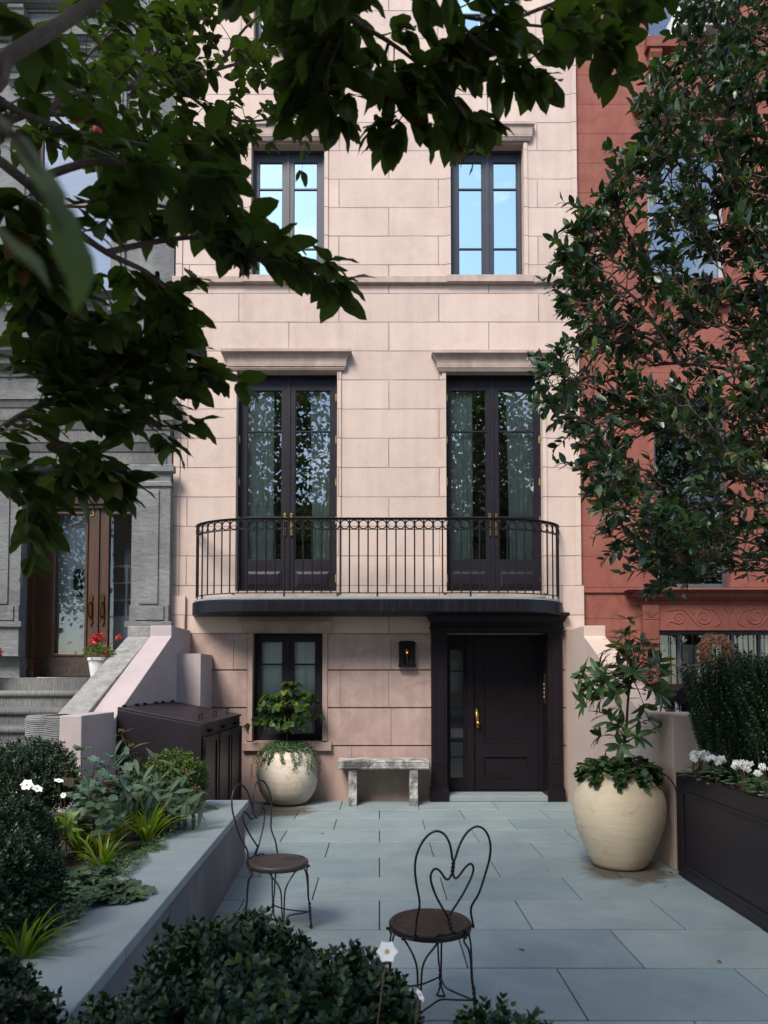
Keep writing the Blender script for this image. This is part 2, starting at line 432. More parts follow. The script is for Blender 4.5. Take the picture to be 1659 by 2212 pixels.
M['glass'] = glass_mat('french_door_glass', .16, 2.2, (.96,1,.97), .03)
M['glass_low'] = glass_mat('low_window_glass', .03, 1.1, (.95,.98,.97), .02)
M['curtain'] = plain('pale_linen_curtain', (.86,.92,.84), (.74,.82,.74), 3, .9, bmp=.08, bs=60)
M['shade'] = plain('linen_roller_shade', (.75,.80,.76), (.68,.74,.70), 2, .9, bmp=.3, bs=120)
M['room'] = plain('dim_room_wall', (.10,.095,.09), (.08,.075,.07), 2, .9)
M['pale_room'] = plain('white_vestibule_paint', (.86,.90,.92), (.8,.85,.88), 1.5, .7)
M['wood'] = plain('varnished_mahogany', (.085,.038,.021), (.04,.018,.011), 3, .36, bmp=.15, bs=20, stretch=(9,9,.8), lo=.3, hi=.7)
M['white'] = plain('white_paint', (.72,.72,.69), (.62,.62,.6), 4, .5)
M['soil'] = plain('dark_soil', (.035,.023,.017), (.07,.042,.028), 25, .95, bmp=.9, bs=60, bd=.03, obj=False)
M['mulch'] = plain('bark_mulch', (.14,.055,.03), (.05,.025,.016), 40, .9, bmp=1, bs=70, bd=.03, obj=False)
M['asphalt'] = plain('asphalt', (.05,.05,.052), (.035,.035,.037), 8, .9, bmp=.4, bs=120, obj=False)
M['sidewalk'] = plain('concrete_sidewalk', (.30,.29,.275), (.24,.235,.225), 3, .85, bmp=.2, bs=80, obj=False)
M['bark'] = plain('grey_brown_bark', (.10,.075,.058), (.055,.04,.032), 25, .9, bmp=.8, bs=60, bd=.006, stretch=(1,1,.5))
M['twig'] = plain('green_brown_twig', (.12,.10,.05), (.08,.055,.035), 25, .7)

BACK = 9.0
# ------------------------------------------------------------------ ground and paving
mb = MB(); mb.box(-150, 150, -150, 150, -.4, -.06)
struct(mb.build('ground', M['sidewalk']))
ROWL = [G(820, y).y for y in (2203.3, 2090.6, 2007.7, 1943.7, 1893.8, 1851.2, 1818.7, 1792.3, 1768.8, 1748.6)]
dR = (ROWL[-1] - ROWL[0]) / 9
SL = 1.013
X0 = fx(820, 1950, 5.0)
rows = [ROWL[0] - dR*k for k in range(4, 0, -1)] + ROWL + [D + .02]
mb = MB(); mb.box(-3.2, 2.75, rows[0]-.05, D + .5, -.06, -.012)
struct(mb.build('paving_bed', M['joint']))
mb = MB()
for i in range(len(rows)-1):
    k = i - 4                        # row 3 (2007.7-1943.7) has a joint at x = X0
    off = 0 if k % 2 == 0 else .5
    g = .0045
    y0, y1 = rows[i]+.0075, rows[i+1]-.0075
    j = -6
    while True:
        a = X0 + (j + off)*SL; b = a + SL; j += 1
        if b < -3.2: continue
        if a > 2.75: break
        a2, b2 = max(a, -3.2)+g, min(b, 2.75)-g
        dz = random.uniform(-.0015, .0015)
        mb.box(a2, b2, y0, y1, -.055, dz)
struct(mb.build('paving', M['paving'], bevel=.004))
# street side, behind the camera
mb = MB(); mb.box(-60, 60, -4.2, .55, -.06, -.02); struct(mb.build('sidewalk', M['sidewalk']))
mb = MB(); mb.box(-60, 60, -13.5, -4.35, -.06, -.045); struct(mb.build('road', M['asphalt']))
mb = MB(); mb.box(-60, 60, -4.35, -4.2, -.06, .08); struct(mb.build('kerb', M['coping']))

# ------------------------------------------------------------------ windows and doors
def casement(house, name, x0, x1, z0, z1, y, panes, gz0, gz1, munt, mat, gmat, room=None, label=None, dep=.06, bar=.011):
    mb = MB()
    mb.wall(x0, x1, z0, z1, y, y+dep, [(a, b, gz0, gz1) for a, b in panes])
    for a, b in panes:
        for z in munt: mb.box(a, b, y+.004, y+.03, z-bar, z+bar)
        # glazing bead round each light
        w = .012
        mb.box(a, a+w, y+.012, y+.028, gz0, gz1); mb.box(b-w, b, y+.012, y+.028, gz0, gz1)
        mb.box(a+w, b-w, y+.012, y+.028, gz0, gz0+w); mb.box(a+w, b-w, y+.012, y+.028, gz1-w, gz1)
    c = (panes[0][1] + panes[-1][0]) / 2
    if len(panes) > 1:
        mb.box(c-.022, c+.022, y-.014, y-.0005, z0+.03, z1-.03)
    mb.box(x0, x0+.035, y-.02, y-.0005, z0, z1); mb.box(x1-.035, x1, y-.02, y-.0005, z0, z1); mb.box(x0+.035, x1-.035, y-.02, y-.0005, z1-.035, z1)
    f = mb.build(name, mat, house, bevel=.002)
    if label: f['label'] = label
    for a, b in panes:
        p = MB(); p.quad((a, y+.02, gz0), (b, y+.02, gz0), (b, y+.02, gz1), (a, y+.02, gz1)); p.build('pane', gmat, f)
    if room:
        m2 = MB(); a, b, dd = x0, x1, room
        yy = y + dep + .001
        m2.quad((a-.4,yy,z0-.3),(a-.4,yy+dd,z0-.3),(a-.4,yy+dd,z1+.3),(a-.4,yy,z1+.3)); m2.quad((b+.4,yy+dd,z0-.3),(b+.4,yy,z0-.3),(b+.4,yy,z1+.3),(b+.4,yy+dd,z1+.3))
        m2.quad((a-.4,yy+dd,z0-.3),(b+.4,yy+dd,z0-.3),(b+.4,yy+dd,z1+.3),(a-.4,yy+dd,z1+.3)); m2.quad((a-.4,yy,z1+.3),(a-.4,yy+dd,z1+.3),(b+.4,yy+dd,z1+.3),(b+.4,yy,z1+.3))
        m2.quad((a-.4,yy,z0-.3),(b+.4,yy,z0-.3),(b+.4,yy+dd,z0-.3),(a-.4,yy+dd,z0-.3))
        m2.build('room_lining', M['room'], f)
    return f
def roombox(x0, x1, z0, z1, y0, dep, parent):
    "dim room behind a window, open to the glass"
    m2 = MB(); y1 = y0+dep
    m2.quad((x0,y0,z0),(x0,y1,z0),(x0,y1,z1),(x0,y0,z1)); m2.quad((x1,y1,z0),(x1,y0,z0),(x1,y0,z1),(x1,y1,z1)); m2.quad((x0,y1,z0),(x1,y1,z0),(x1,y1,z1),(x0,y1,z1))
    m2.quad((x0,y0,z0),(x1,y0,z0),(x1,y1,z0),(x0,y1,z0)); m2.quad((x0,y0,z1),(x0,y1,z1),(x1,y1,z1),(x1,y0,z1)); m2.build('room_lining', M['room'], parent)
def drape(x0, x1, z0, z1, y, folds, amp, name, mat, parent, flare=0):
    mb = MB(); n = folds*10
    rows_ = 7
    idx = []
    for j in range(rows_+1):
        t = j/rows_; z = z1 + (z0-z1)*t
        for i in range(n+1):
            s = i/n
            x = x0 + (x1-x0)*s + flare*t*(s-.5)
            ph = s*folds*2*math.pi + .5*math.sin(s*7+t*2)
            mb.v.append((x, y + amp*math.sin(ph)*(.6+.4*t) + .3*amp*math.sin(2.3*ph+1), z))
    for j in range(rows_):
        for i in range(n):
            a = j*(n+1)+i; mb.f.append((a, a+1, a+n+2, a+n+1))
    return mb.build(name, mat, parent, smooth=True)
def hinge(x, z, y, parent):
    mb = MB(); mb.tube([(x,y,z-.045),(x,y,z+.045)], .008, 8)
    for k in (-.05, .05): mb.ball((x,y,z+k), .009, 8, 5)
    mb.box(x-.013, x+.013, y+.006, y+.010, z-.04, z+.04)
    return mb.build('hinge', M['brass'], parent, smooth=False)

# ================================================================== PINK TOWNHOUSE
ZT = fz(-420)
px_l, px_r = fx(376, 1000), fx(1252, 1000)
house = thing('townhouse', 'pale pink stone townhouse with curved black balcony and dark doors, in the middle', 'house', (0, D, 0))
ZB = fz(1368)                     # top of the rusticated garden storey
uo = []                            # upper openings
WIN2 = []
for cxp in (621.5, 1052.3):
    WIN2.append((fx(cxp-79, 455), fx(cxp+79, 455), fz(600), fz(310)))
WIN3 = []
for cxp in (625, 1050):
    WIN3.append((fx(cxp-77, 50), fx(cxp+77, 50), fz(98), fz(-190)))
FD = []
for a, b in ((510, 728), (964, 1172.5)):
    FD.append((fx(a, 1050), fx(b, 1050), fz(1282), fz(803)))
ops = WIN2 + WIN3 + FD
mb = MB()
mb.wall(px_l, px_r, ZB, ZT, D, D+.24, ops)
# quoin strips and the plinth at parlour floor level, a centimetre or two proud
mb.box(fx(1241, 1000), px_r+.004, D-.018, D-.0005, fz(1266), ZT); mb.box(px_l-.004, fx(389, 1000), D-.018, D-.0005, fz(1290), ZT)
mb.box(fx(1214, 1290), px_r+.028, D-.045, D-.0005, ZB+.05, fz(1266)); mb.box(px_l-.028, fx(402,1290), D-.045, D-.0005, ZB+.05, fz(1288))
# raised jamb strips beside every opening
for (a, b, c, d) in WIN2 + FD:
    w = .055
    mb.box(a-w, a-.0005, D-.02, D-.0005, c, d+.001); mb.box(b+.0005, b+w, D-.02, D-.0005, c, d+.001)
mb.quad((px_l, D, ZT), (px_r, D, ZT), (px_r, D+BACK, ZT), (px_l, D+BACK, ZT))
mb.quad((px_l, D, 0), (px_l, D, ZT), (px_l, D+BACK, ZT), (px_l, D+BACK, 0)); mb.quad((px_r, D, 0), (px_r, D, ZT), (px_r, D+BACK, ZT), (px_r, D+BACK, 0))
mb.quad((px_l, D+BACK, 0), (px_r, D+BACK, 0), (px_r, D+BACK, ZT), (px_l, D+BACK, ZT))
mb.build('wall', M['pink'], house)
# belt course under the second-floor windows
mb = MB()
bz0, bz1 = fz(615), fz(600)
mb.moulding(px_l+.02, px_r-.02, D-.001, [(.012, bz0-.012), (.012, bz0), (.06, bz0+.003), (.06, bz1-.01), (.045, bz1)])
mb.box(WIN2[0][0]-.1, WIN2[0][1]+.1, D-.078, D-.062, bz0+.006, bz1+.004); mb.box(WIN2[1][0]-.06, WIN2[1][1]+.11, D-.078, D-.062, bz0+.006, bz1+.004)
mb.build('belt_course', M['pink_trim'], house, bevel=.004)
for (a, b, c, d) in WIN3:
    mb = MB(); mb.box(a-.1, b+.1, D-.06, D+.1, c-.11, c-.001); mb.build('window_sill', M['pink_trim'], house, bevel=.006)
def hood(x0, x1, z0, z1, p, mat, parent, y=None):
    h = z1-z0
    mb = MB()
    prof = [(.02, z0), (.035, z0), (.05, z0+h*.10), (.05, z0+h*.16), (.062, z0+h*.18), (.064, z0+h*.27)]
    for k in range(7):
        t = k/6; prof.append((.066 + (p-.085)*(1-math.cos(t*math.pi/2)), z0+h*(.28+.52*math.sin(t*math.pi/2)**1.0)))
    prof += [(p-.008, z0+h*.82), (p, z0+h*.83), (p, z1-.006), (p-.01, z1)]
    mb.moulding(x0, x1, (D if y is None else y)-.001, prof)
    return mb.build('window_hood', mat, parent)
for (a, b, c, d) in WIN2:
    hood(a-.05, b+.05, fz(308), fz(273), .10, M['pink_trim'], house)
for i, (a, b, c, d) in enumerate(FD):
    hood(a-.06, b+.06, fz(802+3*i), fz(762+3*i), .145, M['pink_trim'], house)

YW = D + .16
for k, (a, b, c, d) in enumerate(WIN2):
    cxp = (621.5, 1052.3)[k]
    pn = [(fx(cxp-66+4, 455, YW), fx(cxp-13+2, 455, YW)), (fx(cxp+13, 455, YW), fx(cxp+64, 455, YW))]
    f = casement(house, 'window', a+.003, b-.003, c+.002, d-.002, YW, pn, fz(594, YW), fz(351, YW), [fz(408, YW), fz(537, YW)], M['frame'], M['glass_sky'], room=1.2,
             label=('slate casement window half hidden by dogwood leaves', 'slate casement window with a clear view of sky in its panes')[k])
for k, (a, b, c, d) in enumerate(WIN3):
    cxp = (625, 1050)[k]
    pn = [(fx(cxp-62, 50, YW), fx(cxp-12, 50, YW)), (fx(cxp+12, 50, YW), fx(cxp+62, 50, YW))]
    casement(house, 'window', a+.003, b-.003, c+.002, d-.002, YW, pn, fz(92, YW), fz(-150, YW), [fz(30, YW), fz(-90, YW)], M['frame'], M['glass_sky'], room=1.2)

# French doors
YD = D + .13
for k, (a, b, c, d) in enumerate(FD):
    lights = [((533.6, 609), (637.4, 713.7)), ((974, 1051), (1077, 1155))][k]
    pn = [(fx(p, 1050, YD), fx(q, 1050, YD)) for p, q in lights]
    gz0, gz1 = fz(1210, YD), fz(843.5, YD)
    f = casement(house, 'french_door', a+.003, b-.003, c+.03, d-.002, YD, pn, gz0, gz1, [fz(932, YD), fz(1117, YD)], M['frame_dk'], M['glass'], room=None,
                 label=('left French door, open curtains behind its glass', 'right French door, its top corner crossed by holly')[k])
    for (p, q) in pn:                      # fielded panels below the glass
        m2 = MB(); z0, z1 = fz(1270, YD), fz(1233, YD)
        w = .035
        m2.box(p, q, YD-.008, YD-.0005, z0, z1)
        n = len(m2.v)
        i_ = .05
        m2.v += [(p+.012,YD-.0085,z0+.012),(q-.012,YD-.0085,z0+.012),(q-.012,YD-.0085,z1-.012),(p+.012,YD-.0085,z1-.012),
                 (p+i_,YD-.022,z0+i_),(q-i_,YD-.022,z0+i_),(q-i_,YD-.022,z1-i_),(p+i_,YD-.022,z1-i_)]
        for fce in ((0,1,5,4),(1,2,6,5),(2,3,7,6),(3,0,4,7),(4,5,6,7)): m2.f.append(tuple(n+i for i in fce))
        m2.build('panel', M['frame_dk'], f)
    cc = (pn[0][1]+pn[1][0])/2
    for sgn in (-1, 1):                    # tall brass back plates with levers
        hx = cc + sgn*.047; zt, zb_ = fz(1110, YD), fz(1158, YD)
        m2 = MB(); m2.box(hx-.016, hx+.016, YD-.03, YD-.0145, zb_, zt)
        m2.tube([(hx, YD-.03, zt-.1), (hx, YD-.075, zt-.1)], .009, 10); m2.tube([(hx, YD-.07, zt-.1), (hx+sgn*.12, YD-.072, zt-.102)], .008, 10)
        m2.build('door_handle', M['brass'], f, bevel=.002)
    for hp in (860, 951, 1042, 1125, 1250):
        hinge(a+.02, fz(hp, YD), YD-.028, f); hinge(b-.02, fz(hp, YD), YD-.028, f)
    m2 = MB(); m2.box(a, b, D-.05, D+.2, c-.06, c+.028); m2.build('threshold', M['pink_trim'], f, bevel=.004)
    # room: floor, walls, and the tied-back curtains
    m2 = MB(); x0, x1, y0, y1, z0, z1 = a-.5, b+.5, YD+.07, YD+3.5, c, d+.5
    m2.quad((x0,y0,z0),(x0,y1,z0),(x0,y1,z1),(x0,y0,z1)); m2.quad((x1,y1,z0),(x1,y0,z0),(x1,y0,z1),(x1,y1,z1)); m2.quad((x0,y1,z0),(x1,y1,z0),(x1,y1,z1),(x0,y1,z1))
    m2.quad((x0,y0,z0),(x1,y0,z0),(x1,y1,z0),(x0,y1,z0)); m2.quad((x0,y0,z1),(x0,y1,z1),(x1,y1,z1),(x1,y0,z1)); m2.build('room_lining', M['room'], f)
    drape(pn[0][0]-.02, pn[0][0]+(.36 if k == 0 else .32), c+.06, d-.1, YD+.11, 5, .010, 'curtain', M['curtain'], f)
    drape(pn[1][0]+(.2 if k == 0 else .13), pn[1][1]+.03, c+.06, d-.1, YD+.11, 5, .010, 'curtain', M['curtain'], f, flare=-.1)

# garden storey: rusticated courses
gx0, gx1 = px_l, px_r
GW = (fx(546, 1490), fx(696.5, 1490), fz(1601), fz(1367.5))          # small window
DRX0, DRX1 = fx(964, 1550), fx(1185, 1550)
DR = (DRX0-.12, DRX1+.12, -.01, fz(1368))
mb = MB(); mb.wall(gx0, gx1, 0, ZB+.001, D+.022, D+.30, [GW, DR])
lines = [fz(1729), fz(1611), fz(1529), fz(1447.5), ZB]
joints = {0: [fx(760, 1670), fx(480, 1670)], 1: [fx(845, 1570)], 2: [fx(600, 1490), fx(735, 1490), fx(840,1490)], 3: [fx(845, 1410), fx(505,1410)]}
for r in range(4):
    z0 = (lines[r]+.009) if r else -.02; z1 = lines[r+1]-.009
    cuts = [gx0] + sorted(joints[r]) + [gx1]
    for a, b in zip(cuts[:-1], cuts[1:]):
        segs = [(a+.0015, b-.0015)]
        for o in (GW, DR):
            if min(z1, o[3]) - max(z0, o[2]) > 0.02:
                ns = []
                for s0, s1 in segs:
                    lo_, hi_ = o[0]-.075 if o is GW else o[0], o[1]+.075 if o is GW else o[1]
                    if s1 <= lo_ or s0 >= hi_: ns.append((s0, s1)); continue
                    if s0 < lo_: ns.append((s0, lo_))
                    if s1 > hi_: ns.append((hi_, s1))
                segs = ns
        for s0, s1 in segs:
            if s1 - s0 > .02: mb.box(s0, s1, D-.012, D+.0215, z0, z1)
# lap course above, plain frieze below the balcony
mb.box(GW[0]-.072, GW[0]-.001, D-.022, D+.021, GW[2]+.001, GW[3]); mb.box(GW[1]+.001, GW[1]+.072, D-.022, D+.021, GW[2]+.001, GW[3])
mb.build('base_wall', M['pink_base'], house, bevel=.005)
mb = MB(); mb.box(GW[0]-.13, GW[1]+.13, D-.08, D+.1, fz(1621), fz(1603)); mb.build('window_sill', M['pink_base'], house, bevel=.006)
hood(fx(533,1360), fx(706,1360), fz(1368), fz(1341), .10, M['pink_base'], house)
pn = [(fx(563, 1490, D+.14), fx(611, 1490, D+.14)), (fx(633.5, 1490, D+.14), fx(682, 1490, D+.14))]
f = casement(house, 'window', GW[0]+.002, GW[1]-.002, GW[2]+.002, GW[3]-.002, D+.12, pn, fz(1587, D+.12), fz(1385, D+.12), [fz(1435, D+.12), fz(1536, D+.12)], M['frame_dk'], M['glass_low'], room=1.0,
         label='dark garden-level window with a linen shade behind it')
m2 = MB(); m2.quad((GW[0], D+.2, GW[2]), (GW[1], D+.2, GW[2]), (GW[1], D+.2, GW[3]), (GW[0], D+.2, GW[3])); m2.build('roller_shade', M['shade'], f)

# entrance surround
sr = MB()
zc = fz(1368)
def pil(x0, x1, yb=D+.02, yf=D-.10):
    z0, z1 = .19, zc
    sr.box(x0, x1, yf, yb, z0, z1)
    sr.box(x0-.02, x1+.02, yf-.025, yb, 0, .165); sr.box(x0-.012, x1+.012, yf-.016, yb, .165, .19)
    zz = fz(1640)
    for p0, p1 in ((.235, zz-.03), (zz+.03, z1-.12)):      # applied panel frames
        w = .012; a, b = x0+.04, x1-.04
        sr.box(a, b, yf-.008, yf-.0005, p0, p0+w); sr.box(a, b, yf-.008, yf-.0005, p1-w, p1)
        sr.box(a, a+w, yf-.008, yf-.0005, p0+w, p1-w); sr.box(b-w, b, yf-.008, yf-.0005, p0+w, p1-w)
PLX0, PLX1 = fx(932, 1550, D-.1), fx(966, 1550, D-.1)
PRX0, PRX1 = fx(1185, 1550, D-.1), fx(1216.5, 1550, D-.1)
pil(PLX0, PLX1); pil(PRX0, PRX1)
# panelled reveals running back to the door
YDR = D + .30
sr.box(PLX1-.03, PLX1-.001, D+.0205, YDR, 0, zc); sr.box(PRX0+.001, PRX0+.03, D+.0205, YDR, 0, zc)
sr.box(PRX0-.014, PRX0+.0005, D-.06, YDR, 0, .165)
for p0, p1 in ((.235, fz(1640)-.03), (fz(1640)+.03, zc-.12)):
    for q0, q1, q2, q3 in ((D-.05, YDR-.05, p0, p0+.012), (D-.05, YDR-.05, p1-.012, p1), (D-.05, D-.038, p0+.012, p1-.012), (YDR-.062, YDR-.05, p0+.012, p1-.012)):
        sr.box(PRX0-.007, PRX0+.0005, q0, q1, q2, q3)
sr.moulding(PLX0-.0, PRX1+.0, D-.099, [(.0, zc), (.012, zc+.001), (.012, zc+.05), (.03, zc+.06), (.03, zc+.075), (.014, zc+.08), (.014, fz(1345)), (.03, fz(1344)), (.045, fz(1338)), (.06, fz(1334)), (.085, fz(1332)), (.085, fz(1326)), (.07, fz(1325))])
sr.box(PLX0, PRX1, D-.099, D+.02, zc-.002, zc+.05)
sr.build('door_surround', M['dark'], house, bevel=.003)
# front door: frame with sidelight, leaf, panels, hardware
fr = MB()
sgx0, sgx1 = fx(973, 1550, YDR), fx(1001, 1550, YDR); sgz0, sgz1 = fz(1681, YDR), fz(1404, YDR)
LX0, LX1 = fx(1024, 1550, YDR), fx(1164, 1550, YDR); lz0, lz1 = .10, zc
fr.wall(PLX1-.03, PRX0+.03, .0, zc+.02, YDR+.002, YDR+.05, [(sgx0, sgx1, sgz0, sgz1), (LX0, LX1, lz0, zc-.01)])
fr.box(fx(1008,1550,YDR), LX0-.006, YDR-.03, YDR+.0015, .085, zc); fr.box(LX1+.006, LX1+.045, YDR-.02, YDR+.0015, .085, zc)
for z in (fz(1450, YDR), fz(1636, YDR)): fr.box(sgx0, sgx1, YDR+.006, YDR+.03, z-.007, z+.007)
door = fr.build('front_door', M['dark'], house, bevel=.003)
p = MB(); p.quad((sgx0, YDR+.03, sgz0), (sgx1, YDR+.03, sgz0), (sgx1, YDR+.03, sgz1), (sgx0, YDR+.03, sgz1)); p.build('pane', M['glass_low'], door)
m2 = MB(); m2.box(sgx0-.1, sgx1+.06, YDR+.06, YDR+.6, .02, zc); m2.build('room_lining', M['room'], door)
lf = MB(); a, b = LX0+.003, LX1-.003; y = YDR+.012
pa0, pa1 = fx(1043, 1550, YDR), fx(1141, 1550, YDR)
P1 = (pa0, pa1, fz(1605, YDR), fz(1404, YDR)); P2 = (pa0, pa1, fz(1682, YDR), fz(1632, YDR))
lf.wall(a, b, lz0+.004, zc-.014, y, y+.022, [P1, P2])
for q in (P1, P2):
    lf.quad((q[0], y+.021, q[2]), (q[1], y+.021, q[2]), (q[1], y+.021, q[3]), (q[0], y+.021, q[3]))
    w = .02
    lf.box(q[0], q[1], y-.006, y+.012, q[2], q[2]+w); lf.box(q[0], q[1], y-.006, y+.012, q[3]-w, q[3]); lf.box(q[0], q[0]+w, y-.006, y+.012, q[2]+w, q[3]-w); lf.box(q[1]-w, q[1], y-.006, y+.012, q[2]+w, q[3]-w)
lf.box(a, b, y-.012, y-.0005, lz0+.004, lz0+.03)
lf.build('door_leaf', M['dark'], door, bevel=.003)
hk = MB(); hx = fx(1031, 1550, YDR); z0, z1 = fz(1573, YDR), fz(1530, YDR)
hk.box(hx-.03, hx+.03, y-.012, y-.0005, z0, z1)
hk.tube([(hx, y-.012, z0+.075), (hx, y-.045, z0+.075)], .012, 12); hk.ball((hx, y-.068, z0+.075), .034, 20, 12)
hk.torus((hx, y-.014, z1-.085), (1,0,0), (0,0,1), .017, .0035, 20, 6); hk.ball((hx, y-.014, z1-.085), .009, 10, 6)
hk.build('door_knob', M['brass'], door, smooth=True)
ic = MB(); ic.box(PRX0-.012, PRX0-.0005, D+.06, D+.14, fz(1520, D+.1), fz(1455, D+.1)); kp = ic.build('intercom', plain('intercom_brass', (.2,.13,.05), None, rough=.4, metal=1), house, bevel=.002)
for k in range(4):
    ic = MB(); ic.box(PRX0-.016, PRX0-.0125, D+.08, D+.105, fz(1507-9*k, D+.1), fz(1503-9*k, D+.1)); ic.build('push_button', M['white'], kp)
mb = MB(); mb.box(PLX1+.001, PRX0-.016, D-.10, YDR-.02, .003, .075); mb.build('door_step', M['coping'], house, bevel=.006)

# ------------------------------------------------------------------ balcony
YFR = G(820, 1, 0).y if False else None
BPROJ = .66
bxl, bxr = fx(418, 1285), fx(1213, 1285)
ZR = fz(1141)                                   # handrail height where it meets the wall
YFRONT = D - BPROJ
ZS = W(820, 1288, YFRONT).z                     # slab top
ZSB = W(820, 1322, YFRONT).z
def bal_path(inset=0.0, n=22, x_in=None):
    a, b = bxl+inset, bxr-inset; rx, ry = .98, BPROJ-inset
    if x_in: rx = x_in
    pts = []
    for i in range(n+1):
        t = math.pi/2*i/n; pts.append(Vector((a+rx-rx*math.cos(t), D-.001-ry*math.sin(t), 0)))
    m = 30
    for i in range(1, m): pts.append(Vector((a+rx+(b-a-2*rx)*i/m, D-.001-ry, 0)))
    for i in range(n, -1, -1):
        t = math.pi/2*i/n; pts.append(Vector((b-rx+rx*math.cos(t), D-.001-ry*math.sin(t), 0)))
    return pts
def at_z(pts, z): return [Vector((p.x, p.y, z)) for p in pts]
bal = MB(); o_ = bal_path(0); i_ = bal_path(.02)
n0 = len(bal.v); m_ = len(o_)
for pz in (ZSB, ZSB+.012, ZS-.045, ZS-.03):
    q = o_ if pz in (ZSB+.012, ZS-.045) else bal_path(.006)
    for p_ in q: bal.v.append((p_.x, p_.y, pz))
for r in range(3):
    for j in range(m_-1): bal.f.append((r*m_+j, r*m_+j+1, (r+1)*m_+j+1, (r+1)*m_+j))
bal.f.append(tuple(range(m_))); bal.f.append(tuple(range(3*m_, 4*m_)))
bal_o = bal.build('balcony', M['fascia'], house)
dk = MB(); q = bal_path(.03); n0 = len(q)
for pz in (ZS-.029, ZS): dk.v += [(p_.x, p_.y, pz) for p_ in q]
for j in range(n0-1): dk.f.append((j, j+1, n0+j+1, n0+j))
dk.f.append(tuple(range(n0))); dk.f.append(tuple(range(n0, 2*n0)))
dk.build('balcony_deck', M['coping'], bal_o)
rp = bal_path(.05)
hr = MB(); hr.bar(at_z(rp, ZR), .036, .014); hr.bar(at_z(rp, ZR-.011), .018, .01); hr.build('handrail', M['iron'], bal_o, bevel=.004)
RB = .062
rb = MB(); rb.bar(at_z(rp, ZR-.022-2*RB), .014, .009); rb.bar(at_z(rp, ZR-.019), .014, .006)
# arc-length sampling
ln = [0]
for a, b in zip(rp[:-1], rp[1:]): ln.append(ln[-1] + (b-a).length)
def at_s(s):
    s = max(0, min(ln[-1]-1e-6, s))
    for i in range(len(ln)-1):
        if ln[i+1] >= s: break
    t = (s-ln[i])/(ln[i+1]-ln[i]); p = rp[i].lerp(rp[i+1], t); d = (rp[i+1]-rp[i]).normalized(); return p, d
NB = 46
st = ln[-1]/NB
for i in range(NB):
    p, d = at_s((i+.5)*st)
    rb.torus((p.x, p.y, ZR-.020-RB), d, (0,0,1), RB-.014+.008, .008, 22, 6)
rb.build('ring_band', M['iron'], bal_o, smooth=True)
bt = MB(); bt.bar(at_z(rp, ZS+.05), .016, .012); bt.build('bottom_rail', M['iron'], bal_o, bevel=.002)
proto = None
for i in range(NB+1):
    p, d = at_s(i*st)
    if proto is None:
        t = MB(); t.tube([(p.x, p.y, ZS+.045), (p.x, p.y, ZR-.012)], 0.0095, 8); proto = t.build('baluster', M['iron'], bal_o, loc=(p.x-0, p.y-D, 0))
        b0 = proto
    else:
        c = b0.copy(); COL.objects.link(c); c.location = (p.x, p.y-D, 0)
for i in range(3, NB, 10):
    p, d = at_s(i*st); t = MB(); t.tube([(p.x, p.y, ZS-.01), (p.x, p.y, ZS+.06)], .012, 8); t.build('rail_foot', M['iron'], bal_o)

# wall lantern
L0 = W(879, 1413, D-.02)
lan = thing('wall_lantern', 'small black wall lantern with a glowing bulb between window and dark door', 'lantern', (L0.x, D-.012, L0.z))
hw, hh = .112, .178
mb = MB(); mb.box(-hw+.01, hw-.01, -.03, 0, -hh, hh)
mb.build('back_plate', M['iron'], lan, world=False, bevel=.01)
mb = MB()
for sx in (-1, 1): mb.box(sx*hw-(.012 if sx > 0 else -.0), sx*hw+(.0 if sx > 0 else .012), -.10, -.03, -hh+.03, hh-.05)
mb.box(-hw-.008, hw+.008, -.11, -.0305, -hh, -hh+.03)
pr = [(-hw-.012, -.115, hh-.05)] + [(-(hw+.012)*math.cos(t)**.6 if math.cos(t) > 0 else 0, -.115, hh-.05+.055*math.sin(t)) for t in (0.3, .6, .9, 1.2)] + [((hw+.012)*math.cos(t)**.6, -.115, hh-.05+.055*math.sin(t)) for t in (1.2, .9, .6, .3)] + [(hw+.012, -.115, hh-.05)]
mb.prism(pr, (0, .084, 0))
mb.box(-.062, -.052, -.104, -.098, -hh+.03, hh-.05); mb.box(.052, .062, -.104, -.098, -hh+.03, hh-.05); mb.box(-hw+.012, -.062, -.103, -.099, -hh+.03, hh-.05); mb.box(.062, hw-.012, -.103, -.099, -hh+.03, hh-.05)
mb.build('lantern_cage', M['iron'], lan, world=False, bevel=.004)
mb = MB(); mb.quad((-.052,-.1,-hh+.03),(.052,-.1,-hh+.03),(.052,-.1,hh-.05),(-.052,-.1,hh-.05)); mb.build('lantern_glass', M['glass_low'], lan, world=False)
gm, N, L, out = newmat('warm_bulb'); e = N.new('ShaderNodeEmission'); e.inputs['Color'].default_value = (1,.42,.1,1); e.inputs['Strength'].default_value = .8; L.new(e.outputs[0], out.inputs['Surface'])
mb = MB(); mb.ball((0,-.06,.02), .009, 12, 8, 1.5); mb.build('bulb', gm, lan, world=False, smooth=True)
mb = MB(); mb.tube([(0,-.06,-hh+.03),(0,-.06,-.01)], .010, 10); mb.build('lamp_holder', M['brass'], lan, world=False)
mb = MB(); mb.lathe((0,-.028,.03), [(.001,0),(.044,.0),(.046,.004)], 20)
for i, v_ in enumerate(mb.v): mb.v[i] = (v_[0], -.034+(v_[2]-.03)*.5, .03+(v_[1]+.028))
mb.build('reflector', plain('copper_disc', (.35,.15,.06), None, rough=.35, metal=1), lan, world=False, smooth=True)
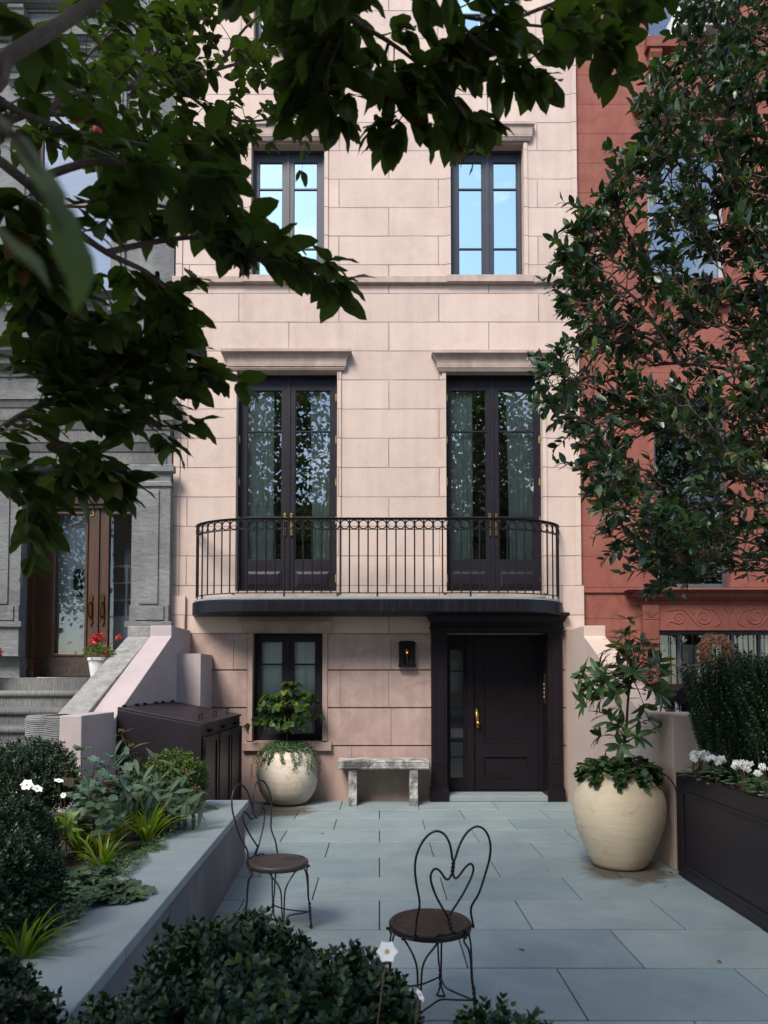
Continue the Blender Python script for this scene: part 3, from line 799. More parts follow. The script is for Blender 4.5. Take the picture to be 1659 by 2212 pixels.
# ================================================================== GREY BROWNSTONE (left)
YG = D - .03
gh = thing('brownstone', 'grey combed-stone brownstone with mahogany double doors, left of the pink house', 'house', (-6, D, 0))
gR = fx(373, 1000)-.004
def gx(p, q=1200, y=None): return fx(p, q, YG if y is None else y)
def gz(p, y=None): return fz(p, YG if y is None else y)
DO = (gx(46, 1250), gx(283, 1250), gz(1463)-.02, gz(880))       # doorway recess
GW2 = [(gx(66, 450), gx(246, 450), gz(640), gz(212)), (gx(66, 20), gx(246, 20), gz(10), gz(-300))]
far = GW2[0][0] - 3.0
GW2 += [(a-3.1, b-3.1, c, d) for a, b, c, d in GW2[:2]]
GLX = -11.5
mb = MB(); mb.wall(GLX, gR, .0, gz(815), YG, YG+.5, [DO])
mb.quad((GLX, D, 0), (GLX, D, ZT), (GLX, D+BACK, ZT), (GLX, D+BACK, 0)); mb.quad((GLX, D, ZT), (gR, D, ZT), (gR, D+BACK, ZT), (GLX, D+BACK, ZT))
mb.quad((gR, YG, 0), (gR, D+BACK, 0), (gR, D+BACK, ZT), (gR, YG, ZT))
mb.build('lower_wall', M['grey_h'], gh)
mb = MB(); mb.wall(GLX, gR, gz(815), ZT, YG, YG+.22, GW2)
# architrave strips beside the window
for (a, b, c, d) in GW2:
    mb.box(a-.17, a-.002, YG-.04, YG-.001, c, d+.1); mb.box(b+.002, b+.17, YG-.04, YG-.001, c, d+.1)
    mb.box(a-.12, a-.06, YG-.062, YG-.041, c, d+.1); mb.box(b+.06, b+.12, YG-.062, YG-.041, c, d+.1)
mb.build('upper_wall', M['grey_h'], gh)
def cornice(x0, x1, z0, z1, p, steps, mat, parent, yf, name='cornice'):
    mb = MB(); h = z1-z0; prof = [(.005, z0)]
    for i in range(steps):
        t0, t1 = i/steps, (i+1)/steps
        prof += [(.02+p*t0, z0+h*t0), (.02+p*t0, z0+h*(t0+.55/steps)), (.02+p*(t0+.25/steps), z0+h*(t0+.6/steps)), (.02+p*(t0+.8/steps), z0+h*(t1-.05/steps))]
    prof += [(.02+p, z1-.02), (.0+p, z1)]
    mb.moulding(x0, x1, yf-.002, prof); return mb.build(name, mat, parent)
cornice(GLX+.5, gx(352, 780), gz(815), gz(749), .30, 3, M['grey_v'], gh, YG)
for k, (a, b, c, d) in enumerate(GW2):
    cornice(a-.30, b+.20, c-.13, c-.002, .17, 2, M['grey_v'], gh, YG, 'window_sill')
    for xx in (a-.25, b-.03):
        bk = MB(); z1 = c-.132
        bk.prism([(xx, YG-.001, z1), (xx, YG-.15, z1), (xx, YG-.15, z1-.05), (xx, YG-.13, z1-.07), (xx, YG-.12, z1-.13), (xx, YG-.06, z1-.2), (xx, YG-.001, z1-.21)], (.22, 0, 0))
        bk.build('bracket', M['grey_v'], gh, bevel=.005)
a, b, c, d = GW2[0]
cornice(a-.25, b+.25, gz(205), gz(112), .28, 4, M['grey_v'], gh, YG, 'window_hood')
m_red = plain('oxblood_window_paint', (.05,.022,.026), (.07,.03,.033), 3, .45)
for k, (a, b, c, d) in enumerate(GW2):
    y = YG+.14; mid = c+(d-c)*.5
    mb = MB(); mb.wall(a+.002, b-.002, c+.002, min(d, c+3.2)-.002, y, y+.06, [(a+.09, b-.09, c+.08, mid-.03), (a+.09, b-.09, mid+.03, min(d, c+3.2)-.1)])
    f = mb.build('window', m_red, gh, bevel=.004)
    for z0, z1 in ((c+.08, mid-.03), (mid+.03, min(d, c+3.2)-.1)):
        p = MB(); p.quad((a+.09,y+.03,z0),(b-.09,y+.03,z0),(b-.09,y+.03,z1),(a+.09,y+.03,z1)); p.build('pane', M['glass'], f)
    bl = MB(); z = c+.05
    while z < min(d, c+3.2)-.05: bl.box(a+.08, b-.08, y+.09, y+.105, z, z+.022); z += .032
    bl.build('blind', M['white'], f)
# pilasters beside the doorway
def pilaster(x0, x1, z0, z1, parent, yb):
    mb = MB(); p = .14; w = x1-x0
    mb.box(x0, x1, yb-p, yb-.001, z0+.34, z1-.30)
    mb.box(x0+w*.2, x1-w*.3, yb-p-.02, yb-p+.002-.003, z0+.36, z1-.34)
    mb.box(x0-.02, x1+.0, yb-p-.03, yb-.001, z0+.12, z0+.34); mb.box(x0+w*.12, x1-w*.12, yb-p-.05, yb-p-.031, z0+.14, z0+.33)
    mb.moulding(x0, x1-.02, yb-p+.01, [(.07, z0+.05), (.07, z0+.119), (.04, z0+.1195)][:2] + [(.07, z0+.12)])
    mb.box(x0-.03, x1, yb-p-.02, yb-.001, z0-.35, z0+.049)
    mb.moulding(x0+.03, x1-.03, yb-p+.02, [(.02, z1-.30), (.05, z1-.29), (.05, z1-.24), (.03, z1-.22), (.04, z1-.12), (.09, z1-.1), (.09, z1-.02), (.06, z1)])
    return mb.build('pilaster', M['grey_h'], parent, bevel=.008)
pz0, pz1 = gz(1362, YG-.14), gz(1005, YG-.14)
pilaster(gx(285, 1250, YG-.14), gx(366, 1250, YG-.14), pz0, pz1, gh, YG)
pilaster(gx(-42, 1250, YG-.14), gx(44, 1250, YG-.14), pz0, pz1, gh, YG)
cornice(DO[0]-.55, DO[1]+.45, gz(1003), gz(872), .20, 3, M['grey_v'], gh, YG, 'door_hood')
# recessed mahogany doors
yd = YG + .42
fz_ = lambda p: fz(p, yd)
wx = lambda p: fx(p, 1250, yd)
sill = fz_(1463)
xm = wx(210)
mb = MB()
dx0, dx1 = DO[0]+.002, DO[1]+.5
lg = (wx(121), wx(184.5)); rg = (2*xm-lg[1], 2*xm-lg[0])
tz0, tz1 = fz_(1085), DO[3]+.02
gz0_, gz1_ = fz_(1412), fz_(1112)
mb.wall(dx0, dx1, sill, DO[3]+.05, yd, yd+.05, [(lg[0], lg[1], gz0_, gz1_), (rg[0], rg[1], gz0_, gz1_), (lg[0]-.05, xm-.04, tz0+.06, tz1-.15), (xm+.04, rg[1]+.05, tz0+.06, tz1-.15)])
mb.box(dx0, wx(88), yd-.20, yd-.001, sill+.26, DO[3]); mb.box(dx0, wx(74), yd-.26, yd-.2001, sill+.26, DO[3])
mb.box(dx0, wx(93), yd-.24, yd-.001, sill, sill+.11); mb.box(dx0, wx(90), yd-.22, yd-.001, sill+.111, sill+.259)
mb.box(wx(90), dx1, yd-.10, yd-.001, fz_(1092), fz_(1068)); mb.box(wx(90), dx1, yd-.06, yd-.001, fz_(1100), fz_(1092)-.001)
mb.box(xm-.03, xm+.03, yd-.025, yd-.001, sill, fz_(1100)); 
for g0, g1 in (lg, rg):
    w = .035
    mb.box(g0-w, g0, yd-.02, yd-.0005, gz0_-w, gz1_+w); mb.box(g1, g1+w, yd-.02, yd-.0005, gz0_-w, gz1_+w); mb.box(g0, g1, yd-.02, yd-.0005, gz0_-w, gz0_); mb.box(g0, g1, yd-.02, yd-.0005, gz1_, gz1_+w)
dd = mb.build('double_door', M['wood'], gh, bevel=.006)
mb = MB(); mb.box(wx(93), xm-.031, yd-.012, yd-.0005, sill+.02, fz_(1422)-.02); mb.build('kick_plate', plain('worn_bronze_plate', (.05,.035,.03), (.09,.07,.06), 25, .5, metal=.6), dd)
for g0, g1 in (lg, rg):
    p = MB(); p.quad((g0,yd+.02,gz0_),(g1,yd+.02,gz0_),(g1,yd+.02,gz1_),(g0,yd+.02,gz1_)); p.build('pane', M['glass_low'], dd)
p = MB(); p.quad((lg[0]-.05,yd+.02,tz0),(rg[1]+.05,yd+.02,tz0),(rg[1]+.05,yd+.02,tz1),(lg[0]-.05,yd+.02,tz1)); p.build('transom_pane', M['glass'], dd)
for s in (-1, 1):
    hx = xm + s*.085; h = MB(); z0 = fz_(1345)
    h.prism([(hx-.035,yd-.022,z0+.0),(hx,yd-.022,z0-.05),(hx+.035,yd-.022,z0),(hx+.022,yd-.022,z0+.05),(hx+.03,yd-.022,z0+.18),(hx+.022,yd-.022,z0+.32),(hx+.035,yd-.022,z0+.38),(hx,yd-.022,z0+.43),(hx-.035,yd-.022,z0+.38),(hx-.022,yd-.022,z0+.32),(hx-.03,yd-.022,z0+.18),(hx-.022,yd-.022,z0+.05)], (0,.02,0))
    h.tube(smooth_pts([(hx,yd-.02,z0+.07),(hx,yd-.06,z0+.09),(hx,yd-.075,z0+.18),(hx,yd-.06,z0+.27),(hx,yd-.02,z0+.29)], 5), .011, 8)
    h.build('door_handle', plain('dark_bronze_pull', (.16,.09,.035), (.05,.035,.02), 18, .35, metal=1), dd)
def text_obj(s, size, loc, mat, parent, name, ext=.004, rz=0):
    cu = bpy.data.curves.new(name, 'FONT'); cu.body = s; cu.size = size; cu.extrude = ext
    tmp = bpy.data.objects.new(name+'_tmp', cu); COL.objects.link(tmp)
    bpy.context.view_layer.update()
    me = bpy.data.meshes.new_from_object(tmp.evaluated_get(bpy.context.evaluated_depsgraph_get()))
    bpy.data.objects.remove(tmp); bpy.data.curves.remove(cu)
    me.name = name; me.materials.clear(); me.materials.append(mat)
    o = bpy.data.objects.new(name, me); COL.objects.link(o)
    o.rotation_euler = (R(90), 0, rz)
    if parent is not None: o.parent = parent; o.location = Vector(loc) - origin_of(parent)
    else: o.location = loc
    return o
text_obj('3', .17, (wx(191), yd-.008, fz_(1115)), M['brass'], dd, 'house_number')
# vestibule behind the doors: pale walls, inner panelled door with small panes
vb = MB(); x0, x1, y0, y1, z0, z1 = DO[0]-.1, DO[1]+.7, yd+.07, yd+1.4, sill, DO[3]+.3
vb.quad((x0,y0,z0),(x0,y1,z0),(x0,y1,z1),(x0,y0,z1)); vb.quad((x1,y1,z0),(x1,y0,z0),(x1,y0,z1),(x1,y1,z1)); vb.quad((x0,y1,z0),(x1,y1,z0),(x1,y1,z1),(x0,y1,z1))
vb.quad((x0,y0,z0),(x1,y0,z0),(x1,y1,z0),(x0,y1,z0)); vb.quad((x0,y0,z1),(x0,y1,z1),(x1,y1,z1),(x1,y0,z1))
xi = x0 + .62
vb.box(xi, xi+.06, yd+.25, yd+1.4, sill, z1); vb.box(xi+.061, xi+.10, yd+.30, yd+.33, sill, z1)
vb.quad((x0, yd+.22, sill), (xm-.05, yd+.22, sill), (xm-.05, yd+.22, z1), (x0, yd+.22, z1))  # white panel added close behind the left pane so its glass looks brighter
vl = vb.build('vestibule', M['pale_room'], dd)
vd = MB(); a, b = xm+.02, xm+.9; y = yd+.30; zr = fz_(1330)
vd.box(a, b, y, y+.04, sill, zr); 
for i in range(4): 
    xx = a + (b-a)*i/3; vd.box(xx-.016, xx+.016, y, y+.04, zr, zr+.8)
for i in range(4): vd.box(a+.017, b-.017, y+.003, y+.037, zr+.25*i, zr+.25*i+.025)
vd.box(a+.06, (a+b)/2-.04, y-.012, y-.0005, sill+.12, zr-.1); vd.box((a+b)/2+.04, b-.06, y-.012, y-.0005, sill+.12, zr-.1)
vd.build('inner_door', M['pale_room'], dd, bevel=.004)
mbx = MB(); mbx.box(wx(150), wx(168), yd+.12, yd+.20, fz_(1285), fz_(1225)); mbx.build('mailbox', M['iron'], dd, bevel=.006)
lb = MB(); sxx, syy, szz = x0+.20, yd+.5, fz_(1150)
lb.box(sxx-.04, sxx+.06, syy, syy+.08, szz-.06, szz+.05); lb.box(sxx-.055, sxx+.075, syy-.012, syy+.092, szz+.05, szz+.065); lb.box(sxx-.055, sxx+.075, syy-.012, syy+.092, szz-.075, szz-.06); lb.build('lobby_lantern', M['white'], dd, bevel=.004)

# stoop of the grey house
XS = -2.87
st_x1 = -3.16; st_x0 = -6.4
zl = sill - .01
stoop = thing('stoop', 'worn grey stone stoop of broad rounded steps, below the mahogany doors', 'steps', (-4.6, 8.2, 0), group=None)
zs = [zl, zl-.15]
edge = [8.0, 7.78]
nos = [(1492, 7.78), (1531, 7.38), (1570, 7.02), (1606, 6.66)]
mb = MB()
zt_ = [zl-.0]; 
mb.box(st_x0, st_x1+.02, 8.02, YG+.44, 0, zl)
steps_ = []
for p, y in nos: steps_.append((W(100, p, y).z, y))
dz_ = steps_[-2][0]-steps_[-1][0]
while steps_[-1][0] > .2: steps_.append((steps_[-1][0]-dz_, steps_[-1][1]-.34))
prev = 8.02
for z, y in steps_:
    mb.box(st_x0, st_x1+.02, y+.035, prev+.04, 0, z-.07)
    # rounded nosing slab
    pr = [(st_x0, prev+.04, z), (st_x0, y+.03, z)] + [(st_x0, y+.03-.035*math.sin(t), z-.035+.035*math.cos(t)) for t in (.5, 1.0, 1.57, 2.1, 2.6)] + [(st_x0, y+.03, z-.069), (st_x0, prev+.04, z-.069)]
    mb.prism(pr, (st_x1+.02-st_x0, 0, 0)); prev = y
mb.build('steps', M['grey_v'], stoop, bevel=.003)
PR = G  # alias
# sloping cheek walls
zA, yA, zB_, yB = 2.19, 8.84, 1.33, 7.08
def cheek(x0, x1, mb, ztop=2.34, back=None, yfront=6.20, zp=1.335, pier=True, zoff=0.0, cap=.10):
    yb = D-.001 if back is None else back
    pts = [(x0, yfront+ .0, 0), (x0, yfront, zp), (x0, yB-.16, zp), (x0, yB-.16, zB_-.02+zoff), (x0, yA, zA+zoff), (x0, yA, zA+zoff+.12), (x0, yb, ztop+.0), (x0, yb, 0)]
    if not pier: pts = [(x0, yB-.3, 0), (x0, yB-.3, zB_-.10+zoff), (x0, yA+.02, zA+zoff), (x0, yb, zA+zoff+.12), (x0, yb, 0)]
    mb.prism(pts, (x1-x0, 0, 0))
mb = MB(); cheek(XS-.29, XS-.0015, mb, pier=False)
mb.box(XS-.29, XS-.0015, 8.86, YG+.2, zA+.0, zA+.13)
mb.build('cheek_wall', M['grey_cap'], stoop, bevel=.01)
mb = MB(); mb.lathe((-2.98, 6.42, 0), [(.20, 0), (.20, 1.25), (.205, 1.29), (.19, 1.33)], 32); mb.box(-2.985, -2.80, 6.225, 6.62, 0, 1.33)
mb.build('newel_pier', M['grey_h'], stoop, bevel=.01)
XP = -2.60
mb = MB()
x0, x1 = XS, XP
mb.prism([(x0+.075, 6.2, 0), (x0+.075, 6.2, 1.335), (x0+.075, 6.96, 1.335), (x0+.075, 6.96, 0)], (x1-x0-.075, 0, 0))
mb.prism([(x0, 6.965, 0), (x0, 6.965, 1.25), (x0, 7.06, zB_-.02), (x0, yA, zA), (x0, yA, 2.325), (x0, D-.02, 2.325), (x0, D-.02, 0)], (x1-x0-.001, 0, 0))
lw = mb.build('stoop_wall', M['pink_paint'], None, bevel=.008)
tag(lw, 'mauve-pink sloping stoop wall and square pier behind the dark bin cabinet', 'wall')

# pipe casing
mb = MB(); mb.box(XP+.001, -2.30, 9.10, D-.025, 0, 1.985)
for xx in (-2.50, -2.405): mb.box(xx-.0006, xx+.0006, 9.098, 9.10, 0, 1.98)
mb.build('casing', M['pink_paint'], None, bevel=.003)
tag(bpy.data.objects['casing'], 'narrow upright mauve box of boards in the corner beyond the bin cabinet', 'pipe box')

# right stoop wall
XR = 2.555
mb = MB()
mb.prism([(XR, 6.965, 0), (XR, 6.965, 1.25), (XR, 7.0, 1.34), (XR, yA, zA), (XR, yA, 2.325), (XR, D+.02, 2.325), (XR, D+.02, 0)], (.27, 0, 0))
mb.prism([(XR+.0015, 6.2, 0), (XR+.0015, 6.2, 1.335), (XR+.0015, 6.96, 1.335), (XR+.0015, 6.96, 0)], (.75, 0, 0))
rw = mb.build('stoop_wall', M['tan_paint'], None, bevel=.008)
tag(rw, 'tan-pink sloping stoop wall right of the dark front door, behind the big cream urn', 'wall')

# ================================================================== RED BROWNSTONE (right)
YRH = D + .05
rh = thing('brownstone', 'red painted brownstone with carved window lintel, behind the holly', 'house', (6, D, 0))
rx = lambda p, q=800: fx(p, q, YRH)
rz_ = lambda p: fz(p, YRH)
RX1 = rx(1250, 800) + 7.5
RO = [(rx(1399, 450), rx(1567, 450), rz_(610), rz_(308)), (rx(1399, 40), rx(1567, 40), rz_(94), rz_(-200)),
      (rx(1414, 1100), rx(1575, 1100), rz_(1270), rz_(860)), (rx(1419, 1450), rx(1419,1450)+1.9, rz_(1530), rz_(1362))]
RO += [(a+2.9, b+2.9, c, d) for a, b, c, d in RO[:3]]
mb = MB(); mb.wall(px_r+.003, RX1, 0, ZT, YRH, YRH+.22, RO)
mb.quad((RX1, D, 0), (RX1, D+BACK, 0), (RX1, D+BACK, ZT), (RX1, D, ZT)); mb.quad((px_r+.003, YRH, ZT), (RX1, YRH, ZT), (RX1, D+BACK, ZT), (px_r+.003, D+BACK, ZT))
mb.box(px_r+.035, rx(1361,1280), YRH-.03, YRH-.0005, rz_(1277)-.022, rz_(1277)); 
mb.build('wall', M['red'], rh)
# second-floor hood, third-floor sill and brackets
def rhood(x0, x1, z0, z1, p, name='window_hood'):
    cornice(x0, x1, z0, z1, p, 3, M['red_trim'], rh, YRH, name)
rhood(rx(1394,280), rx(1575, 280)+.02, rz_(285), rz_(238), .18)
mb = MB(); mb.box(rx(1393, 300), rx(1573,300), YRH-.03, YRH-.0005, rz_(308), rz_(286)); mb.build('lintel', M['red_trim'], rh)
for (a, b, c, d) in (RO[1], RO[0]):
    mb = MB(); mb.box(a-.06, b+.06, YRH-.13, YRH+.05, c-.155, c-.001); mb.build('window_sill', M['red_trim'], rh, bevel=.006)
    for xx in (a-.01, b-.17):
        z1 = c-.156; bk = MB(); bk.prism([(xx, YRH-.0005, z1), (xx, YRH-.11, z1), (xx, YRH-.11, z1-.06), (xx, YRH-.08, z1-.12), (xx, YRH-.10, z1-.2), (xx, YRH-.0005, z1-.21)], (.17, 0, 0)); bk.build('bracket', M['red_trim'], rh, bevel=.005)
m_wf = plain('pale_window_frame', (.42,.45,.47), (.36,.39,.41), 3, .4)
m_gf = plain('grey_metal_frame', (.12,.125,.13), (.09,.095,.1), 3, .35, metal=.4)
for k, (a, b, c, d) in enumerate(RO[:3]+RO[4:]):
    k = k % 3; y = YRH + .10; mid = (c+d)/2
    if k == 1: mid = c + .9
    if k == 2: mid = rz_(1060)
    mb = MB(); mb.wall(a+.002, b-.002, c+.002, d-.002, y, y+.06, [(a+.06, b-.06, c+.07, mid-.03), (a+.06, b-.06, mid+.03, d-.08)])
    f = mb.build('window', m_wf if k < 2 else m_gf, rh, bevel=.004)
    for z0, z1 in ((c+.07, mid-.03), (mid+.03, d-.08)):
        p = MB(); p.quad((a+.06,y+.03,z0),(b-.06,y+.03,z0),(b-.06,y+.03,z1),(a+.06,y+.03,z1)); p.build('pane', M['glass'] if k < 2 else M['glass_low'], f)
    if k < 2:
        bl = MB(); z = c+.07 if k == 0 else mid
        while z < d-.06: bl.box(a+.05, b-.05, y+.08, y+.095, z, z+.026); z += .03
        bl.build('blind', M['white'], f)
    else:
        roombox(a-.1, b+.1, c-.05, d+.05, y+.13, 1.6, f)
# window air conditioner above the holly
ax0, ax1 = rx(1448, 60), rx(1552, 60)
ac = thing('air_conditioner', 'white window air conditioner jutting from the top window of the red house', 'air conditioner', ((ax0+ax1)/2, YRH+.05, RO[1][2]))
mb = MB(); mb.box(ax0, ax1, YRH-.28, YRH+.16, RO[1][2]+.01, RO[1][2]+.36); mb.build('case', m_wf, ac, bevel=.012)
mb = MB()
for i in range(9): mb.box(ax0+.03, ax1-.03, YRH-.286, YRH-.2805, RO[1][2]+.05+.033*i, RO[1][2]+.065+.033*i)
mb.build('grille', m_gf, ac)
# carved lintel over the garden window
zq0, zq1 = rz_(1362), rz_(1308)
cornice(rx(1383,1300)-.0, RX1-1.6, rz_(1308), rz_(1275), .22, 2, M['red_trim'], rh, YRH)
fr = MB(); fxx0 = rx(1419, 1330); fr.box(fxx0, RX1-1.8, YRH-.05, YRH-.0005, zq0, zq1-.001)
fr.box(fxx0, RX1-1.8, YRH-.058, YRH-.0505, zq0, zq0+.05)
mz = (zq0+zq1)/2 + .012
def scroll(cx, cz, r, turns, dirn, a0, mbb):
    pts = []
    n = int(turns*14)
    for i in range(n+1):
        t = i/n; a = a0 + dirn*t*turns*2*math.pi; q = r*(1-t*.86)
        pts.append((cx+q*math.cos(a), YRH-.050, cz+q*math.sin(a)))
    mbb.tube(pts, [.011]*(n//2)+[.008]*(n+1-n//2), 6)
    return pts[0]
for u in range(2):
    bx = fxx0 + .98 + u*1.76
    for s in (-1, 1):
        p0 = scroll(bx+s*.36, mz, .125, 1.9, s, R(90), fr); p1 = scroll(bx+s*.70, mz-.01, .085, 1.6, -s, R(-90), fr)
        fr.tube(smooth_pts([(bx+s*.36, YRH-.05, mz+.125), (bx+s*.20, YRH-.05, mz+.08), (bx+s*.12, YRH-.05, mz-.06), (bx+s*.22, YRH-.05, mz-.13), (bx+s*.42, YRH-.05, mz-.12), (bx+s*.56, YRH-.05, mz+.03), (bx+s*.66, YRH-.05, mz+.10), (bx+s*.86, YRH-.05, mz+.08)], 5), .010, 6)
        fr.tube(smooth_pts([(bx+s*.70, YRH-.05, mz-.095), (bx+s*.82, YRH-.05, mz-.06), (bx+s*.86, YRH-.05, mz-.12)], 5), [.012]*6+[.012]*5, 6)
        for q in (-.035, 0, .035): fr.tube([(bx+s*.5+q*.3, YRH-.05, mz+.04), (bx+s*.5+q, YRH-.05, mz+.10)], [.010, .003], 6)
    fr.tube([(bx, YRH-.05, mz-.10), (bx, YRH-.05, mz+.10)], .008, 6)
    for q in (-.05, .05): fr.tube([(bx, YRH-.05, mz+.03), (bx+q, YRH-.05, mz+.115)], [.005, .015], 6)
fr.build('carved_frieze', M['red_trim'], rh)
pb = MB(); a, b = rx(1384, 1350), rx(1419, 1350)-.002; z0, z1 = rz_(1391), zq1-.001
pb.box(a, b, YRH-.09, YRH-.0005, z0, z1)
pb.box(a-.012, b+.0, YRH-.10, YRH-.0905, z0, z0+.05); pb.box(a+.01, b-.01, YRH-.096, YRH-.0905, z1-.2, z1-.19)
for i in range(3):
    xx = a + (b-a)*(i+.5)/3; pb.box(xx-.012, xx+.012, YRH-.098, YRH-.0905, z0+.07, z1-.23)
for q in (-.07, -.035, 0, .035, .07): pb.tube([((a+b)/2+q*.2, YRH-.09, z1-.17), ((a+b)/2+q, YRH-.09, z1-.05-abs(q)*.6)], [.008, .016], 6)
pb.box(a+.02, b, YRH-.055, YRH-.0005, rz_(1530), z0-.001)
for zz in (1405, 1450, 1495): pb.box(a+.005, b-.003, YRH-.065, YRH-.0555, rz_(zz)-.012, rz_(zz)+.012)
pb.build('carved_console', M['red_trim'], rh, bevel=.004)
# barred garden window
a, b, c, d = RO[3]; y = YRH + .16
mb = MB(); g = []
n = 5; w = (b-a)/n
for i in range(n):
    for z0, z1 in ((c+.06, rz_(1438)), (rz_(1438)+.03, d-.05)): g.append((a+w*i+.022, a+w*(i+1)-.022, z0, z1))
mb.wall(a+.002, b-.002, c+.002, d-.002, y, y+.05, g); f = mb.build('window', m_gf, rh)
p = MB(); p.quad((a,y+.03,c),(b,y+.03,c),(b,y+.03,d),(a,y+.03,d)); p.build('pane', M['glass_low'], f)
drape(a+.02, a+.95, c, d-.18, y+.15, 9, .02, 'curtain', M['curtain'], f); drape(a+1.25, b-.02, c, d-.1, y+.15, 6, .02, 'curtain', M['curtain'], f)
roombox(a-.1, b+.1, c-.05, d+.05, y+.07, 1.2, f)
gr = MB(); nb = 13
for i in range(nb):
    xx = a+.03+(b-a-.06)*i/(nb-1); gr.tube([(xx, YRH-.03, c+.02), (xx, YRH-.03, d-.02)], .008, 6)
gr.box(a, b, YRH-.038, YRH-.022, c+.01, c+.035); gr.box(a, b, YRH-.038, YRH-.022, d-.04, d-.015)
grille = gr.build('window_bars', M['iron'], rh)
sg = MB(); sx0, sx1 = rx(1577, 1400), rx(1606, 1400); sg.box(sx0, sx1, YRH+.135, YRH+.14, rz_(1460), rz_(1390))
sgo = sg.build('window_sign', plain('dark_blue_notice', (.03,.04,.07), (.05,.06,.09), 30, .5), f)
sg = MB(); sg.box(sx0+.005, sx1-.005, YRH+.1325, YRH+.1348, rz_(1402), rz_(1391)); sg.build('sign_band', plain('pale_sign_band', (.22,.24,.28), None), sgo)
t_ = text_obj('ONE', .055, (sx0+.035, YRH+.131, rz_(1400)), M['frame'], sgo, 'sign_lettering', .001)

# ================================================================== BIN CABINET
bx0, bx1, by0, by1 = XP+.006, -1.76, 7.02, 8.94
zL, zR_ = 1.375, 1.215
cab = thing('bin_cabinet', 'dark aubergine bin cabinet with three sloping lids against the mauve stoop wall', 'bin cabinet', ((bx0+bx1)/2, (by0+by1)/2, 0))
mb = MB(); mb.prism([(bx0, by0, 0), (bx1, by0, 0), (bx1, by0, zR_-.02), (bx0, by0, zL-.02)], (0, by1-by0, 0)); mb.build('body', M['dark_box'], cab, bevel=.004)
dy = (by1-by0)/3
for i in range(3):
    y0, y1 = by0+dy*i, by0+dy*(i+1)
    l = MB(); l.prism([(bx0-.0, y0+.004, zL-.018), (bx1+.02, y0+.004, zR_-.022), (bx1+.02, y0+.004, zR_+.0), (bx0, y0+.004, zL+.004)], (0, dy-.008, 0))
    lo = l.build('lid', M['dark_box'], cab, bevel=.003)
    sl = (zR_-zL)/(bx1-bx0)
    h = MB(); hxx = bx1-.09; ym = (y0+y1)/2; zz = zL+sl*(hxx-bx0)+.004
    h.tube(smooth_pts([(hxx, ym-.06, zz-.005), (hxx, ym-.06, zz+.045), (hxx, ym-.05, zz+.058), (hxx, ym+.05, zz+.058), (hxx, ym+.06, zz+.045), (hxx, ym+.06, zz-.005)], 4), .006, 6); h.build('lid_handle', M['iron'], lo)
    for q in (.2, .8):
        k = MB(); yy = y0+dy*q; k.tube([(bx0+.025, yy-.035, zL+.012), (bx0+.025, yy+.035, zL+.012)], .012, 8); k.build('hinge', M['iron'], lo)
    d_ = MB(); z0, z1 = .09, zR_-.14; xx = bx1+.001
    d_.box(xx, xx+.02, y0+.03, y1-.03, z0, z1)
    w = .06; d_.box(xx+.0205, xx+.035, y0+.03, y0+.03+w, z0, z1); d_.box(xx+.0205, xx+.035, y1-.03-w, y1-.03, z0, z1); d_.box(xx+.0205, xx+.035, y0+.03+w, y1-.03-w, z0, z0+w); d_.box(xx+.0205, xx+.035, y0+.03+w, y1-.03-w, z1-w, z1)
    do = d_.build('cabinet_door', M['dark_box'], cab, bevel=.003)
    for zz in (z0+.12, z1-.12):
        k = MB(); k.tube([(xx+.03, y0+.018, zz-.05), (xx+.03, y0+.018, zz+.05)], .012, 8); k.build('hinge', M['iron'], do)
    k = MB(); k.tube([(xx+.03, ym-.06, z1+.05), (xx+.06, ym-.06, z1+.05), (xx+.06, ym+.06, z1+.05), (xx+.03, ym+.06, z1+.05)], .006, 6); k.box(xx, xx+.03, ym-.07, ym+.07, z1+.035, z1+.065); k.build('latch', M['iron'], do)

# ================================================================== RAISED BED WALL, SOIL
def rE(y): return -.917 - .042*y          # outer edge of the coping
ZC = .555
ye0, ye1 = .6, 6.5
mb = MB(); n = 5
ys = [ye0 + (ye1-ye0)*i/n for i in range(n+1)]
for i in range(n):
    g = .003
    a, b = ys[i]+g, ys[i+1]-g
    mb.prism([(rE(a), a, ZC-.055), (rE(b), b, ZC-.055), (rE(b)-.385, b, ZC-.055), (rE(a)-.385, a, ZC-.055)], (0,0,.055))
bw = thing('planter_wall', 'low grey garden wall with broad bluestone coping, running along the left of the patio', 'planter wall', (-1.2, 3.5, 0))
mb.build('coping', M['coping'], bw, bevel=.006)
mb = MB(); q = .03
mb.prism([(rE(ye0)-q, ye0, 0), (rE(ye1)-q, ye1-.01, 0), (rE(ye1)-.36, ye1-.01, 0), (rE(ye0)-.36, ye0, 0)], (0,0,ZC-.0555))
mb.build('wall', M['bedwall'], bw, bevel=.004)
# back return of the bed wall and the soil
mb = MB(); nx, ny = 40, 60
sx0, sx1, sy0, sy1 = -6.5, -1.5, .6, 6.46
for j in range(ny+1):
    for i in range(nx+1):
        y = sy0+(sy1-sy0)*j/ny; e = rE(y)-.375
        x = sx0+(e-sx0)*i/nx
        mb.v.append((x, y, .50 + .03*math.sin(x*5+y*3)*math.cos(y*4-x*2) + .02*random.random() - (.0 if i < nx else .02)))
for j in range(ny):
    for i in range(nx):
        a = j*(nx+1)+i; mb.f.append((a, a+1, a+nx+2, a+nx+1))
m_ = len(mb.v); mb.v += [(sx0, sy1, 0), (rE(sy1)-.375, sy1, 0)]; mb.f.append((m_, m_+1, ny*(nx+1)+nx, ny*(nx+1)))
struct(mb.build('soil', M['soil'], smooth=False))
